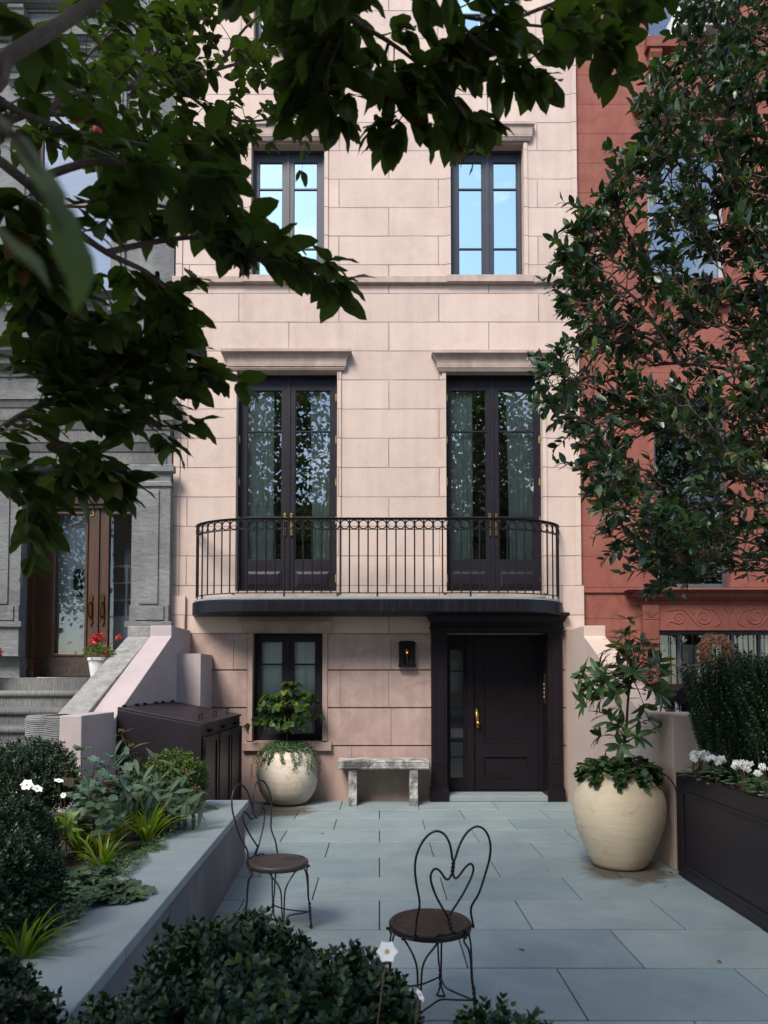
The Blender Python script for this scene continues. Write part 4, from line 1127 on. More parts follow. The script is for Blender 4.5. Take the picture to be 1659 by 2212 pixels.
# front bed, street side, that carries the clipped box
mb = MB(); mb.prism([(-.93, .62, -.05), (3.6, .62, -.05), (3.6, 1.42, -.05), (-.93, 1.42, -.05)], (0,0,.10)); struct(mb.build('soil', M['soil']))

# ================================================================== BENCH
bc = W(828, 1741, 9.25)
by = G(828, 1741).y
bench = thing('stone_bench', 'weathered stone bench with carved edge, under the lantern by the dark front door', 'bench', (bc.x, by+.14, 0))
m_bs, N, L, out = newmat('weathered_cast_stone')
v = wpos(N, L, obj=True)
n1 = noise(N, L, 5, 8, .7, v, .8); n2 = noise(N, L, 30, 6, .7, v)
b_ = mixrgb(N, L, ramp(N, L, n1, .42, .6), (.46,.45,.42), (.10,.10,.095)); b_ = mixrgb(N, L, .5, b_, ramp(N, L, n2, .3, .7, (.5,.5,.5), (1.2,1.2,1.2)), 'MULTIPLY')
bsdf(N, L, out, b_, .9, bump(N, L, n2, .6, .01))
hb = .59; w2 = .60
mb = MB(); mb.box(-w2, w2, -.16, .22, hb-.115, hb)
mb.build('seat', m_bs, bench, world=False, bevel=.012)
mb = MB()                      # carved leaf band along the front edge
mb.box(-w2+.02, w2-.02, -.166, -.1605, hb-.098, hb-.09); mb.box(-w2+.02, w2-.02, -.166, -.1605, hb-.022, hb-.015)
k = 22
for i in range(k):
    x = -w2+.05+(2*w2-.1)*i/(k-1); s = 1 if i % 2 else -1
    mb.torus((x, -.161, hb-.056), (1,0,0), (0,0,1), .016, .005, 10, 5); mb.tube([(x-.02, -.161, hb-.056-s*.02), (x, -.163, hb-.056), (x+.02, -.161, hb-.056+s*.02)], .005, 5)
mb.build('carved_band', m_bs, bench, world=False)
for s in (-1, 1):
    mb = MB(); x = s*.40
    mb.prism([(x-.055, -.14, 0), (x-.055, -.155, .10), (x-.055, -.125, .2), (x-.055, -.12, .35), (x-.055, -.145, hb-.1155), (x-.055, .2, hb-.1155), (x-.055, .17, .35), (x-.055, .175, .2), (x-.055, .2, .10), (x-.055, .19, 0)], (.11, 0, 0))
    mb.build('leg', m_bs, bench, world=False, bevel=.008)

# ================================================================== URNS
def urn_mat(name, c1, c2, stainc, spk):
    m, N, L, out = newmat(name)
    v = wpos(N, L, obj=True)
    n1 = noise(N, L, 2.6, 7, .6, v, .6); n2 = noise(N, L, 7, 8, .7, v, 1); n3 = noise(N, L, 70, 4, .7, v)
    b_ = mixrgb(N, L, ramp(N, L, n1, .35, .65), c1, c2)
    b_ = mixrgb(N, L, ramp(N, L, n2, .55, .8), b_, stainc)
    sp = N.new('ShaderNodeMath'); sp.operation = 'MULTIPLY'; L.new(ramp(N, L, n3, .56, .62), sp.inputs[0]); L.new(ramp(N, L, noise(N, L, 2.2, 5, .6, wpos(N, L, obj=True, loc=(3,1,2))), .52, .66), sp.inputs[1])
    sp2 = N.new('ShaderNodeMath'); sp2.operation = 'MULTIPLY'; L.new(sp.outputs[0], sp2.inputs[0]); sp2.inputs[1].default_value = spk
    b_ = mixrgb(N, L, sp2.outputs[0], b_, (.08,.07,.06))
    hr_ = wpos(N, L, obj=True, scale=(1,1,9)); n4 = noise(N, L, 2.2, 4, .5, hr_)
    bsdf(N, L, out, b_, .78, bump(N, L, n4, .25, .02, bump(N, L, n2, .3, .01)))
    return m
def urn(label, c, prof, mat, soil_r, soil_z, wob=.008):
    t = thing('urn', label, 'plant pot', c, group=None)
    mb = MB(); inner = [(prof[-1][0]-.035, prof[-1][1]), (prof[-1][0]-.05, prof[-1][1]-.03), (prof[-1][0]-.06, soil_z)]
    pp = smooth_pts([(r, 0, z) for r, z in prof], 4); mb.lathe((0,0,0), [(p.x, p.z) for p in pp] + inner, 56, wob)
    mb.f = [f for f in mb.f]
    mb.build('pot', mat, t, world=False, smooth=True)
    mb = MB(); mb.lathe((0,0,0), [(soil_r+.03, soil_z-.01), (soil_r*.5, soil_z+.012), (.01, soil_z+.02)], 24, .0); mb.build('potting_soil', M['soil'], t, world=False)
    mb = MB(); r0 = prof[0][0]; mb.lathe((0,0,.0), [(r0+.012, .0025), (r0+.012, .011), (r0, .012)], 32); mb.build('saucer', M['joint'], t, world=False)
    return t
B1 = G(1341, 1884); R1 = .40
c1 = (2.13, B1.y+.21, 0)
U1 = urn('large cream bulbous urn in front of the tan stoop wall, holding a young evergreen', c1,
    [(.205,.012), (.235,.03), (.30,.16), (.365,.33), (.392,.47), (.385,.60), (.34,.72), (.285,.785), (.265,.81), (.278,.835), (.283,.85)], urn_mat('cream_terracotta', (.66,.54,.37), (.58,.475,.33), (.50,.35,.19), .25), .22, .80)
B2 = G(621, 1744)
c2 = (W(621, 1700, B2.y+.25).x, B2.y+.27, 0)
sc = 1/ (FPX/ (B2.y+.27))
U2 = urn('weathered whitish urn with trailing ivy, below the garden-level window', c2,
    [(.21,.012), (.27,.04), (.355,.16), (.395,.31), (.395,.44), (.36,.58), (.31,.68), (.285,.725), (.29,.745)], urn_mat('bleached_terracotta', (.64,.58,.48), (.55,.46,.37), (.25,.19,.12), 1.0), .23, .70)

# ================================================================== DARK PLANTER BOX
qx, qy0, qy1, qz = 2.515, 1.2, 6.05, .865
pl = thing('planter_box', 'long aubergine planter box with panel moulding on the right of the patio', 'planter box', (3.1, 3.7, 0))
mb = MB(); x1 = 3.75
mb.box(qx, qx+.05, qy0, qy1, .04, qz); mb.box(x1-.05, x1, qy0, qy1, .04, qz); mb.box(qx+.051, x1-.051, qy1-.05, qy1, .04, qz); mb.box(qx+.051, x1-.051, qy0, qy0+.05, .04, qz)
mb.box(qx+.015, x1-.015, qy0+.015, qy1-.015, .0, .039)
for k in range(3):
    a = qy1-.13-1.75*k; b = a-1.62; z0, z1 = .11, qz-.13; w = .022
    if b < qy0: b = qy0+.08
    mb.box(qx-.014, qx-.0005, b, a, z1-w, z1); mb.box(qx-.014, qx-.0005, b, a, z0, z0+w); mb.box(qx-.014, qx-.0005, a-w, a, z0+w, z1-w); mb.box(qx-.014, qx-.0005, b, b+w, z0+w, z1-w)
mb.build('box_panels', M['dark_box'], pl, bevel=.005)
mb = MB(); nx, ny = 14, 60
for j in range(ny+1):
    for i in range(nx+1):
        mb.v.append((qx+.052+(x1-qx-.104)*i/nx, qy0+.052+(qy1-qy0-.104)*j/ny, qz-.06+.025*random.random()))
for j in range(ny):
    for i in range(nx): a = j*(nx+1)+i; mb.f.append((a, a+1, a+nx+2, a+nx+1))
mb.build('mulch', M['mulch'], pl)
cb_ = MB(); cb_.tube(smooth_pts([(2.40, 6.35, .80), (2.47, 6.2, .83), (2.53, 6.075, .70), (2.535, 6.065, .4), (2.54, 6.07, .012), (2.48, 6.12, .008)], 6), .006, 6)
tag(cb_.build('cable', M['iron'], None, smooth=True), 'thin black cable looping from the cream urn to the dark planter box', 'cable')

# spotlight
sp = W(1503, 1668, 5.80)
spt = thing('garden_spotlight', 'small bronze garden spotlight among the white cyclamens', 'spotlight', (sp.x, sp.y, qz-.06))
m_br = plain('dark_bronze', (.16,.10,.045), (.09,.06,.03), 10, .4, metal=.8)
mb = MB(); dv = Vector((.12,.1,.28)).normalized(); c = Vector((0,0,.10))
mb.tube([c, c+dv*.02, c+dv*.15, c+dv*.17], [.025,.033,.036,.036], 18); mb.build('lamp_head', m_br, spt, world=False, smooth=False)
mb = MB(); mb.tube([(0,0,-.02),(0,0,.07),c], [.01,.01,.014], 10); mb.ball((0,0,.06), .02, 10, 6); mb.build('stake', m_br, spt, world=False)

# trash bin behind the pier
tx0, tx1 = W(1412, 1510, 7.6).x, W(1475, 1510, 7.6).x
tb = thing('trash_bin', 'dark bin with a pale grey lid behind the tan wall, beside the hedge', 'trash bin', ((tx0+tx1)/2, 7.9, 0))
zt = W(1440, 1484, 7.6).z; w = (tx1-tx0)/2; cx_ = 0
mb = MB(); mb.prism([(-w*.85, -.25, 0), (w*.85, -.25, 0), (w, -.3, zt-.27), (-w, -.3, zt-.27)], (0,.55,0)); mb.build('body', M['iron'], tb, world=False, bevel=.01)
mb = MB(); m_lid = plain('grey_plastic_lid', (.42,.40,.36), (.36,.345,.31), 5, .5)
mb.prism([(-w-.02, -.33, zt-.26), (w+.02, -.33, zt-.26), (w+.02, -.33, zt-.14), (w*.8, -.33, zt-.06), (-w*.6, -.33, zt-.06), (-w-.02, -.33, zt-.14)], (0,.62,0)); mb.box(-w-.035, w+.035, -.345, .3, zt-.22, zt-.19)
mb.build('lid', m_lid, tb, world=False, bevel=.012)
hx_ = W(1478, 1500, 7.3)
tb2 = thing('trash_bin', 'tall black bin with a rounded hooded lid, half hidden by the clipped hedge', 'trash bin', (hx_.x+.12, 7.45, 0))
mb = MB(); mb.box(-.10, .42, -.2, .35, 0, hx_.z-.06); mb.build('body', M['iron'], tb2, world=False, bevel=.02)
mb = MB(); mb.prism([(-.20, -.26, hx_.z-.12), (-.26, -.26, hx_.z-.03), (-.24, -.26, hx_.z+.05), (-.14, -.26, hx_.z+.10), (.44, -.26, hx_.z+.12), (.44, -.26, hx_.z-.059), (-.10, -.26, hx_.z-.059)], (0,.62,0)); mb.build('lid', M['iron'], tb2, world=False, bevel=.02)
s4 = W(1467, 1527, 7.22); mb = MB(); mb.box(s4.x-.028-tb2.location.x, s4.x+.03-tb2.location.x, -.206, -.2008, s4.z-.09, s4.z+.06); stk = mb.build('sticker', M['white'], tb2, world=False)
t4 = text_obj('4', .12, (s4.x-.026, 7.45-.2075, s4.z-.055), M['iron'], stk, 'number', .001)
# ================================================================== WIRE CHAIRS
m_seat = None
def seat_mat(name, c1, c2, c3):
    m, N, L, out = newmat(name)
    v = wpos(N, L, obj=True)
    n1 = noise(N, L, 9, 8, .7, v, 1.5); n2 = noise(N, L, 50, 5, .7, v)
    b_ = mixrgb(N, L, ramp(N, L, n1, .35, .62), c1, c2)
    sv = wpos(N, L, obj=True, scale=(30, 3, 3), rot=(0,0,.5)); n3 = noise(N, L, 1.4, 6, .7, sv, 1)
    b_ = mixrgb(N, L, ramp(N, L, n3, .60, .70), b_, c3)
    rr = ramp(N, L, n1, .3, .7, (.3,.3,.3), (.55,.55,.55))
    bsdf(N, L, out, b_, rr, bump(N, L, n2, .4, .003), .3, .5); return m
m_wire = plain('dark_rusty_wire', (.014,.010,.009), (.030,.018,.013), 20, .36, metal=.3, bmp=.3, bs=120)
def helix(p0, p1, ph, r, turns, n=None):
    p0, p1 = Vector(p0), Vector(p1); d = p1-p0; t = d.normalized(); a = Vector((1,0,0)); a = (a - t*a.dot(t)).normalized(); b = t.cross(a); n = n or int(turns*10)
    return [p0 + d*(i/n) + (a*math.cos(ph+2*math.pi*turns*i/n) + b*math.sin(ph+2*math.pi*turns*i/n))*r for i in range(n+1)]
def wire_chair(label, loc, rz, smat, sr=.195):
    t = thing('wire_chair', label, 'chair', loc, rz, 'wire cafe chairs on the bluestone patio')
    ST = .46; wr = .0056
    mb = MB(); mb.lathe((0,0,0), [(sr-.004, ST-.036), (sr, ST-.033), (sr, ST-.008), (sr-.006, ST-.001), (sr-.016, ST), (sr-.030, ST-.004), (sr-.036, ST-.005), (.09, ST-.003), (.01, ST-.002)], 64)
    mb.build('seat', smat, t, world=False, smooth=True)
    rv = MB()
    # back plane leans outward (-y)
    def by_(z, x=0):
        base = -math.sqrt(max(0, sr*sr-x*x)) if z < .50 else -sr
        return -.155 - .20*max(0, (z-.47))**1.0/1.0*.9
    def P(x, z, y=None): return Vector((x, by_(z) if y is None else y, z))
    aa = .165; ya = -math.sqrt(sr*sr-aa*aa)-.004
    L_ = []
    for s in (-1, 1):
        pts = [Vector((s*(aa+.03), ya+.03, ST-.022)), Vector((s*(aa+.004), ya-.006, ST-.020)), Vector((s*(aa-.005), ya-.012, ST+.01)), P(s*.152, .54, -.135), P(s*.165, .62), P(s*.193, .72), P(s*.208, .80), P(s*.200, .87), P(s*.165, .93), P(s*.115, .955), P(s*.065, .935), P(s*.028, .88), P(s*.008, .81)]
        L_.append(smooth_pts(pts, 6))
    tw0, tw1 = P(0, .81), P(0, .73)
    out_ = MB()
    for s, l in zip((0, math.pi), L_):
        out_.tube(l, wr, 8); out_.tube(helix(tw0, tw1, s, wr*.95, 2.2), wr*.9, 6)
    out_.build('outer_back_hoop', m_wire, t, world=False, smooth=True)
    inn = MB()
    for s in (-1, 1):
        pts = [P(s*.004, .735), P(s*.018, .715), P(s*.038, .722), P(s*.072, .762), P(s*.10, .775), P(s*.118, .75), P(s*.110, .705), P(s*.075, .635), P(s*.035, .575), P(s*.006, .535)]
        inn.tube(smooth_pts(pts, 6), wr, 8)
        yb_ = -math.sqrt(sr*sr-.085**2)-.006
        pts = [P(s*.004, .47, -sr+.005), Vector((s*.03, -sr+.0, .462)), Vector((s*.07, yb_+.0, .466)), Vector((s*.088, yb_-.002, .455)), Vector((s*.09, yb_-.002, .432))]
        inn.tube(smooth_pts(pts, 5), wr, 8)
    for s in (0, math.pi): inn.tube(helix(P(0, .535), P(0, .468, -sr+.005), s, wr*.95, 2.0), wr*.9, 6)
    inn.build('inner_heart', m_wire, t, world=False, smooth=True)
    feet = []
    for k in range(4):
        a = R(45 + 90*k); lg = MB()
        rad = Vector((math.cos(a), math.sin(a), 0)); tan = Vector((-math.sin(a), math.cos(a), 0))
        for s in (-1, 1):
            a2 = a + s*R(24)
            q0 = Vector((math.cos(a2)*(sr+.003), math.sin(a2)*(sr+.003), ST-.03))
            pts = [q0, rad*(sr-.02) + tan*s*.062 + Vector((0,0,ST-.062)), rad*(sr-.006) + tan*s*.030 + Vector((0,0,.355)), rad*sr*1.0 + tan*s*.012 + Vector((0,0,.30)), rad*(sr+.005) + tan*s*.0075 + Vector((0,0,.20)), rad*(sr+.012) + tan*s*.006 + Vector((0,0,.165))]
            lg.tube(smooth_pts(pts, 6), wr*.9, 8)
            lg.ball(q0 + rad*.006, .0085, 8, 5)
            lg.tube(helix(rad*(sr+.012)+Vector((0,0,.165)), rad*(sr+.02)+Vector((0,0,.05)), (0 if s < 0 else math.pi), wr, 2.4), wr*.85, 6)
            lg.tube(smooth_pts([rad*(sr+.02)+tan*s*.004+Vector((0,0,.05)), rad*(sr+.026)+tan*s*.016+Vector((0,0,.012)), rad*(sr+.02)+tan*s*.022+Vector((0,0,.005)), rad*(sr+.016)+Vector((0,0,.005))], 4), wr*.9, 6)
        lg.build('leg', m_wire, t, world=False, smooth=True)
        feet.append(rad*(sr+.014)+Vector((0,0,.105)))
    stc = MB()
    for k in range(4):
        p0, p1 = feet[k], feet[(k+1) % 4]; mid = (p0+p1)*.5; mid = Vector((mid.x*.62, mid.y*.62, .115))
        stc.tube(smooth_pts([p0, p0.lerp(mid, .5)*.97+Vector((0,0,.003)), mid, p1.lerp(mid, .5)*.97+Vector((0,0,.003)), p1], 6), wr*.85, 7)
    stc.build('stretcher', m_wire, t, world=False, smooth=True)
    return t
s1 = seat_mat('worn_brown_seat', (.014,.009,.008), (.034,.020,.016), (.09,.07,.06))
s2 = seat_mat('scuffed_grey_seat', (.040,.034,.031), (.075,.062,.055), (.30,.30,.29))
ch1 = G(929, 1990, .458); ch2 = G(601, 1859, .458)
wire_chair('nearest wire chair with heart-shaped back and rusty brown round seat, back turned to us', (ch1.x, ch1.y, 0), R(27), s1, .203)
wire_chair('smaller-looking farther wire chair beside the planter wall, with a scuffed pale-streaked seat', (ch2.x, ch2.y, 0), R(-118), s2, .198)

# ================================================================== FOLIAGE KIT
def leaf_t(w=.5, rows=3, fold=.12, curl=.15, kind='oval', wave=0.0):
    "leaf along +Y, length 1, face +Z"
    V, F = [(0,0,0)], []
    prof = {'oval': lambda t: math.sin(math.pi*min(1, t**.85))**.75, 'lance': lambda t: math.sin(math.pi*t**.7)**.9, 'strap': lambda t: min(1, (t*9)**.6)*(1-t**3.5), 'heart': lambda t: (math.sin(math.pi*t**.55))**.7}[kind]
    for i in range(1, rows+1):
        t = i/(rows+1); ww = w/2*prof(t); z = -curl*t*t; wv = wave*math.sin(i*2.1)
        V += [(-ww, t, z+fold*ww/(w/2)*w+wv), (0, t, z), (ww, t, z+fold*ww/(w/2)*w-wv)]
    V.append((0, 1, -curl))
    F += [(0, 2, 1), (0, 3, 2)]
    for i in range(rows-1):
        a = 1+3*i; F += [(a, a+1, a+4, a+3), (a+1, a+2, a+5, a+4)]
    a = 1+3*(rows-1); e = len(V)-1; F += [(a, a+1, e), (a+1, a+2, e)]
    return np.array(V, float), F
def lobed_t(lobes, w=1.0, deep=.35, serr=0):
    "lobed leaf fan, stalk at origin, length about 1"
    V = [(0,.12,0)]; n = lobes*4+1; pts = []
    for i in range(n):
        t = i/(n-1); a = R(-150) + R(300)*t
        k = abs(math.sin(math.pi*lobes*t)) ; r = .55*(1-deep + deep*k**.8)
        r *= (1 + .28*math.cos(a))
        if serr: r *= 1 + serr*((i % 2)*2-1)
        pts.append((math.sin(a)*r*w, .42+math.cos(a)*r, .05*math.sin(i*1.7)-.10*r*r))
    V += pts; F = [(0, i+1, i) for i in range(1, n)]
    return np.array(V, float), F
def frames(D_, N_):
    D_ = D_/np.linalg.norm(D_, axis=1, keepdims=True)
    X = np.cross(D_, N_); X /= (np.linalg.norm(X, axis=1, keepdims=True)+1e-9)
    Z = np.cross(X, D_)
    return np.stack([X, D_, Z], axis=2)        # columns
class Leaves:
    "gathers many instances of leaf templates into one mesh"
    def __init__(s): s.V = []; s.F = []; s.n = 0
    def add(s, tpl, P, Dr, Nn, size, width=None):
        V, F = tpl; P = np.asarray(P, float).reshape(-1,3); n = len(P)
        if n == 0: return
        M_ = frames(np.asarray(Dr, float).reshape(-1,3), np.asarray(Nn, float).reshape(-1,3))
        size = np.broadcast_to(np.asarray(size, float), (n,)); wd = size if width is None else np.broadcast_to(np.asarray(width, float), (n,))
        L_ = V[None,:,:]*np.stack([wd, size, size], axis=1)[:,None,:]
        out = np.einsum('nij,nkj->nki', M_, L_) + P[:,None,:]
        s.V.append(out.reshape(-1,3)); k = len(V)
        s.F.append((F, n, k, s.n)); s.n += n*k
    def build(s, name, mat, parent=None, extra=None, smooth=False):
        off = origin_of(parent) if parent is not None else Vector((0,0,0))
        V = np.concatenate(s.V) if s.V else np.zeros((0,3)); 
        loops, starts, tot, cur = [], [], [], 0
        for F, n, k, base in s.F:
            fl = np.concatenate([np.array(f) for f in F]); ln = np.array([len(f) for f in F])
            allv = (fl[None,:] + (np.arange(n)*k)[:,None] + base).reshape(-1)
            lens = np.tile(ln, n); loops.append(allv); tot.append(lens)
        loops = np.concatenate(loops); tot = np.concatenate(tot); starts = np.concatenate([[0], np.cumsum(tot)[:-1]])
        me = bpy.data.meshes.new(name); me.vertices.add(len(V)); me.vertices.foreach_set('co', (V-np.array(off)).astype(np.float32).ravel())
        me.loops.add(len(loops)); me.loops.foreach_set('vertex_index', loops.astype(np.int32))
        me.polygons.add(len(tot)); me.polygons.foreach_set('loop_start', starts.astype(np.int32)); me.polygons.foreach_set('loop_total', tot.astype(np.int32))
        me.update(calc_edges=True); me.materials.append(mat)
        if smooth: me.polygons.foreach_set("use_smooth", [True]*len(me.polygons))
        o = bpy.data.objects.new(name, me); COL.objects.link(o)
        if parent is not None: o.parent = parent
        return o
def runit(n): v = rng.normal(size=(n,3)); return v/np.linalg.norm(v, axis=1, keepdims=True)
def combine(parts):
    V, F, n = [], [], 0
    for v, f in parts: V.append(v); F += [tuple(i+n for i in q) for q in f]; n += len(v)
    return np.concatenate(V), F
def place(tpl, p, d, nrm, size, w=None):
    V, F = tpl; M_ = frames(np.array([d], float), np.array([nrm], float))[0]; s = np.array([w or size, size, size])
    return (V*s) @ M_.T + np.array(p, float), F

T_small = leaf_t(.55, 1, .10, .12)
T_med = leaf_t(.46, 2, .12, .18)
T_big = leaf_t(.50, 4, .10, .22, wave=.012)
T_lance = leaf_t(.24, 3, .10, .30, 'lance')
T_rhodo = leaf_t(.34, 3, .10, .25, 'oval')
T_heart = leaf_t(.80, 3, .12, .25, 'heart')
T_round = leaf_t(.85, 1, .06, .1)
T_strap = leaf_t(.075, 8, .25, 0, 'strap')
def sprig_t(pairs=6, L=.30, leaf=.20, w=.5, seed=0, opposite=True, tpl=None):
    "shoot along +Y of length 1 with pairs of leaves"
    r = random.Random(seed); parts = []; tpl = tpl or T_small
    for i in range(pairs):
        t = (i+.6)/pairs; y = t; sz = leaf*(1-.35*abs(t-.45))*(1 if i < pairs-1 else .8)
        for s in ((0, math.pi) if opposite else (0,)):
            a = s + i*(math.pi/2 if opposite else 2.4) + r.uniform(-.3,.3)
            ou = np.array([math.cos(a), 0, math.sin(a)]); d = ou*.8 + np.array([0, .62+.5*t, 0])
            parts.append(place(tpl, (0, y, 0), d, np.array([0,1,0])*.9 - ou*.2, sz, sz))
    st = .012; V = np.array([(-st,0,0),(st,0,0),(0,0,st),(0,1,0)], float); parts.append((V, [(0,1,3),(1,2,3),(2,0,3)]))
    return combine(parts)
SPR = [sprig_t(5, seed=k, leaf=.42) for k in range(4)]
SPR_N = [sprig_t(5, seed=k+40, leaf=.42, tpl=leaf_t(.58, 2, .10, .15)) for k in range(4)]
SPR_L = [sprig_t(7, seed=k+9, leaf=.34, tpl=T_med) for k in range(3)]

m_box = leaf_mat('boxwood_leaf', (.007,.020,.011), (.017,.043,.019), (.06,.10,.02), rough=.38, spec=.35, trans=.12)
m_box_y = leaf_mat('boxwood_fresh_leaf', (.03,.065,.015), (.10,.15,.02), (.20,.26,.035), rough=.4, trans=.3)
m_ilex = leaf_mat('clipped_holly_leaf', (.014,.034,.020), (.028,.060,.028), (.08,.12,.03), rough=.3, spec=.5, trans=.1)
m_holly = leaf_mat('holly_leaf', (.012,.036,.014), (.026,.066,.024), (.09,.13,.02), rough=.36, spec=.7, trans=.15, coat=.0)
m_dog = leaf_mat('dogwood_leaf', (.028,.043,.009), (.051,.072,.014), (.09,.045,.014), rough=.5, spec=.2, trans=.40, under=(.038,.056,.013))
m_vib = leaf_mat('leathery_grey_green_leaf', (.045,.085,.05), (.075,.125,.07), None, rough=.6, spec=.35, trans=.15)
m_hyd = leaf_mat('dusty_lobed_leaf', (.05,.095,.07), (.12,.19,.14), (.09,.06,.04), rough=.6, spec=.3, trans=.2)
m_heu = leaf_mat('dark_lobed_leaf', (.028,.06,.030), (.05,.095,.04), (.08,.11,.04), rough=.5, trans=.15)
m_strap = leaf_mat('strap_leaf', (.09,.16,.015), (.20,.27,.03), (.45,.30,.04), rough=.42, trans=.35)
m_peony = leaf_mat('yellow_green_leaf', (.12,.20,.03), (.22,.28,.05), (.35,.3,.07), rough=.45, trans=.35)
m_fern = leaf_mat('fern_frond', (.06,.095,.03), (.11,.15,.05), None, rough=.5, trans=.3)
m_cover = leaf_mat('ground_cover_leaf', (.05,.09,.04), (.085,.14,.06), None, rough=.5, trans=.2)
m_rho = leaf_mat('glossy_evergreen_leaf', (.04,.085,.025), (.075,.14,.045), (.12,.19,.06), rough=.32, spec=.6, trans=.2)
m_hrt = leaf_mat('heart_leaf', (.03,.065,.014), (.055,.10,.02), (.17,.20,.03), rough=.42, trans=.3)
m_ivy = leaf_mat('ivy_leaf', (.018,.05,.012), (.04,.085,.02), (.07,.12,.03), rough=.42, trans=.15)
m_vine = leaf_mat('small_vine_leaf', (.035,.085,.035), (.06,.13,.05), (.12,.18,.07), rough=.45, trans=.2)
m_petal = plain('white_petal', (.88,.88,.86), (.82,.83,.80), 30, .5)
m_red = plain('scarlet_petal', (.62,.012,.015), (.45,.008,.012), 40, .5)
m_cyc = leaf_mat('marbled_cyclamen_leaf', (.035,.09,.035), (.09,.18,.09), (.22,.32,.22), rough=.4, trans=.15)
m_yel = plain('yellow_stamen', (.55,.38,.05), None, rough=.7)
m_ber = plain('red_holly_berry', (.28,.035,.012), (.34,.08,.02), 60, .3)

def bush(label, c, rad, n, size, mat, name='boxwood', cat='shrub', group=None, spr=None, up=.5, base=None, core=True, noiseamp=.10, bottom=-.5, jit=.35):
    "rounded clipped shrub: shoots all over and through an uneven dome, on woody stems"
    c = np.array(c, float); rad = np.array(rad, float); spr = spr or SPR
    bz = c[2]-rad[2] if base is None else base
    t = thing(name, label, cat, (c[0], c[1], bz), group=group)
    u = runit(n*2); u = u[u[:,2] > bottom][:n]
    lump = 1 + noiseamp*(np.sin(u[:,0]*5+c[0]*9)*np.cos(u[:,1]*4+u[:,2]*5+c[1]*7) + .6*np.sin(u[:,0]*11+u[:,2]*9))
    k = len(u)
    dep = np.where(rng.random(k) < .72, rng.uniform(.86,1.0,k), rng.uniform(.4,.86,k))*lump
    P = c + u*rad*dep[:,None]
    d = u*.75 + np.array([0,0,up]) + rng.normal(size=(k,3))*jit
    P = P - d/np.linalg.norm(d,axis=1,keepdims=True)*size*.6
    sz = size*rng.uniform(.75,1.2,k)
    L_ = Leaves(); idx = rng.integers(0, len(spr), k)
    for q in range(len(spr)):
        m = idx == q; L_.add(spr[q], P[m], d[m], runit(m.sum()), sz[m])
    L_.build('foliage', mat, t)
    st = MB()
    for i in range(14):
        j = int(rng.integers(0, k)); e = Vector(c + (P[j]-c)*.8); b = Vector((c[0]+rng.normal()*rad[0]*.12, c[1]+rng.normal()*rad[1]*.12, bz-.01))
        m_ = b.lerp(e, .5)+Vector((0,0,.05)); st.tube([b, m_, e], [.009, .006, .003], 5)
    st.build('stem', M['bark'], t)
    return t
BX = 'clipped box mounds in the garden beds'
bush('big dark box mound in the near foreground, centre bottom', (-.33, 1.95, .46), (.50,.46,.49), 4400, .078, m_box, spr=SPR_N, group=BX, base=.03)
bush('small box tip poking up at the bottom edge, right of the near chair', (.285, 1.72, .55), (.155,.15,.315), 650, .068, m_box, spr=SPR_N, group=BX, base=.03)
bush('dark box mound cut by the lower left corner of the picture', (-1.20, 2.05, .58), (.26,.28,.27), 1500, .074, m_box, spr=SPR_N, group=BX, base=.48)
bush('tall dense box dome at far left in front of the grey pier', (-2.62, 5.3, .86), (.36,.32,.34), 2200, .062, m_box, group=BX, base=.5)
bush('low wide box mound behind the yellow-green strappy leaves', (-2.22, 4.2, .70), (.27,.36,.29), 2000, .065, m_box, group=BX, base=.5)
bush('box mound at the left edge, nearer than the wide one', (-1.66, 3.05, .70), (.27,.34,.30), 2000, .065, m_box, group=BX, base=.5)
bush('bright-tipped box ball beside the dark bin cabinet', (-1.74, 5.95, .75), (.28,.27,.30), 1900, .062, m_box_y, group=BX, base=.5)

# --- leafy stems
def fan(L_, tpl, p, ax, n, size, spread0, droop=0.0, w=None, nr=None):
    ax = Vector(ax).normalized(); a0 = random.random()*6
    for i in range(n):
        a = a0 + i*2*math.pi/n + random.uniform(-.55,.55); spread = spread0*random.uniform(.7,1.2)
        u = ax.orthogonal().normalized(); v = ax.cross(u)
        o_ = (u*math.cos(a) + v*math.sin(a)); d = o_*spread + ax*(1-spread) + Vector((0,0,-droop))
        L_.add(tpl, [p], [d], [ax*1.0 - o_*.1 + Vector((0,0,.3))], size*random.uniform(.8,1.15), None if w is None else w*random.uniform(.85,1.15))
def curve_stem(b, e, sag=0.0, n=6, side=None):
    b, e = Vector(b), Vector(e); m = b.lerp(e, .5) + Vector((0,0,sag)) + (side or Vector((0,0,0)))
    return [b*(1-t)**2 + m*2*t*(1-t) + e*t*t for t in [i/n for i in range(n+1)]]
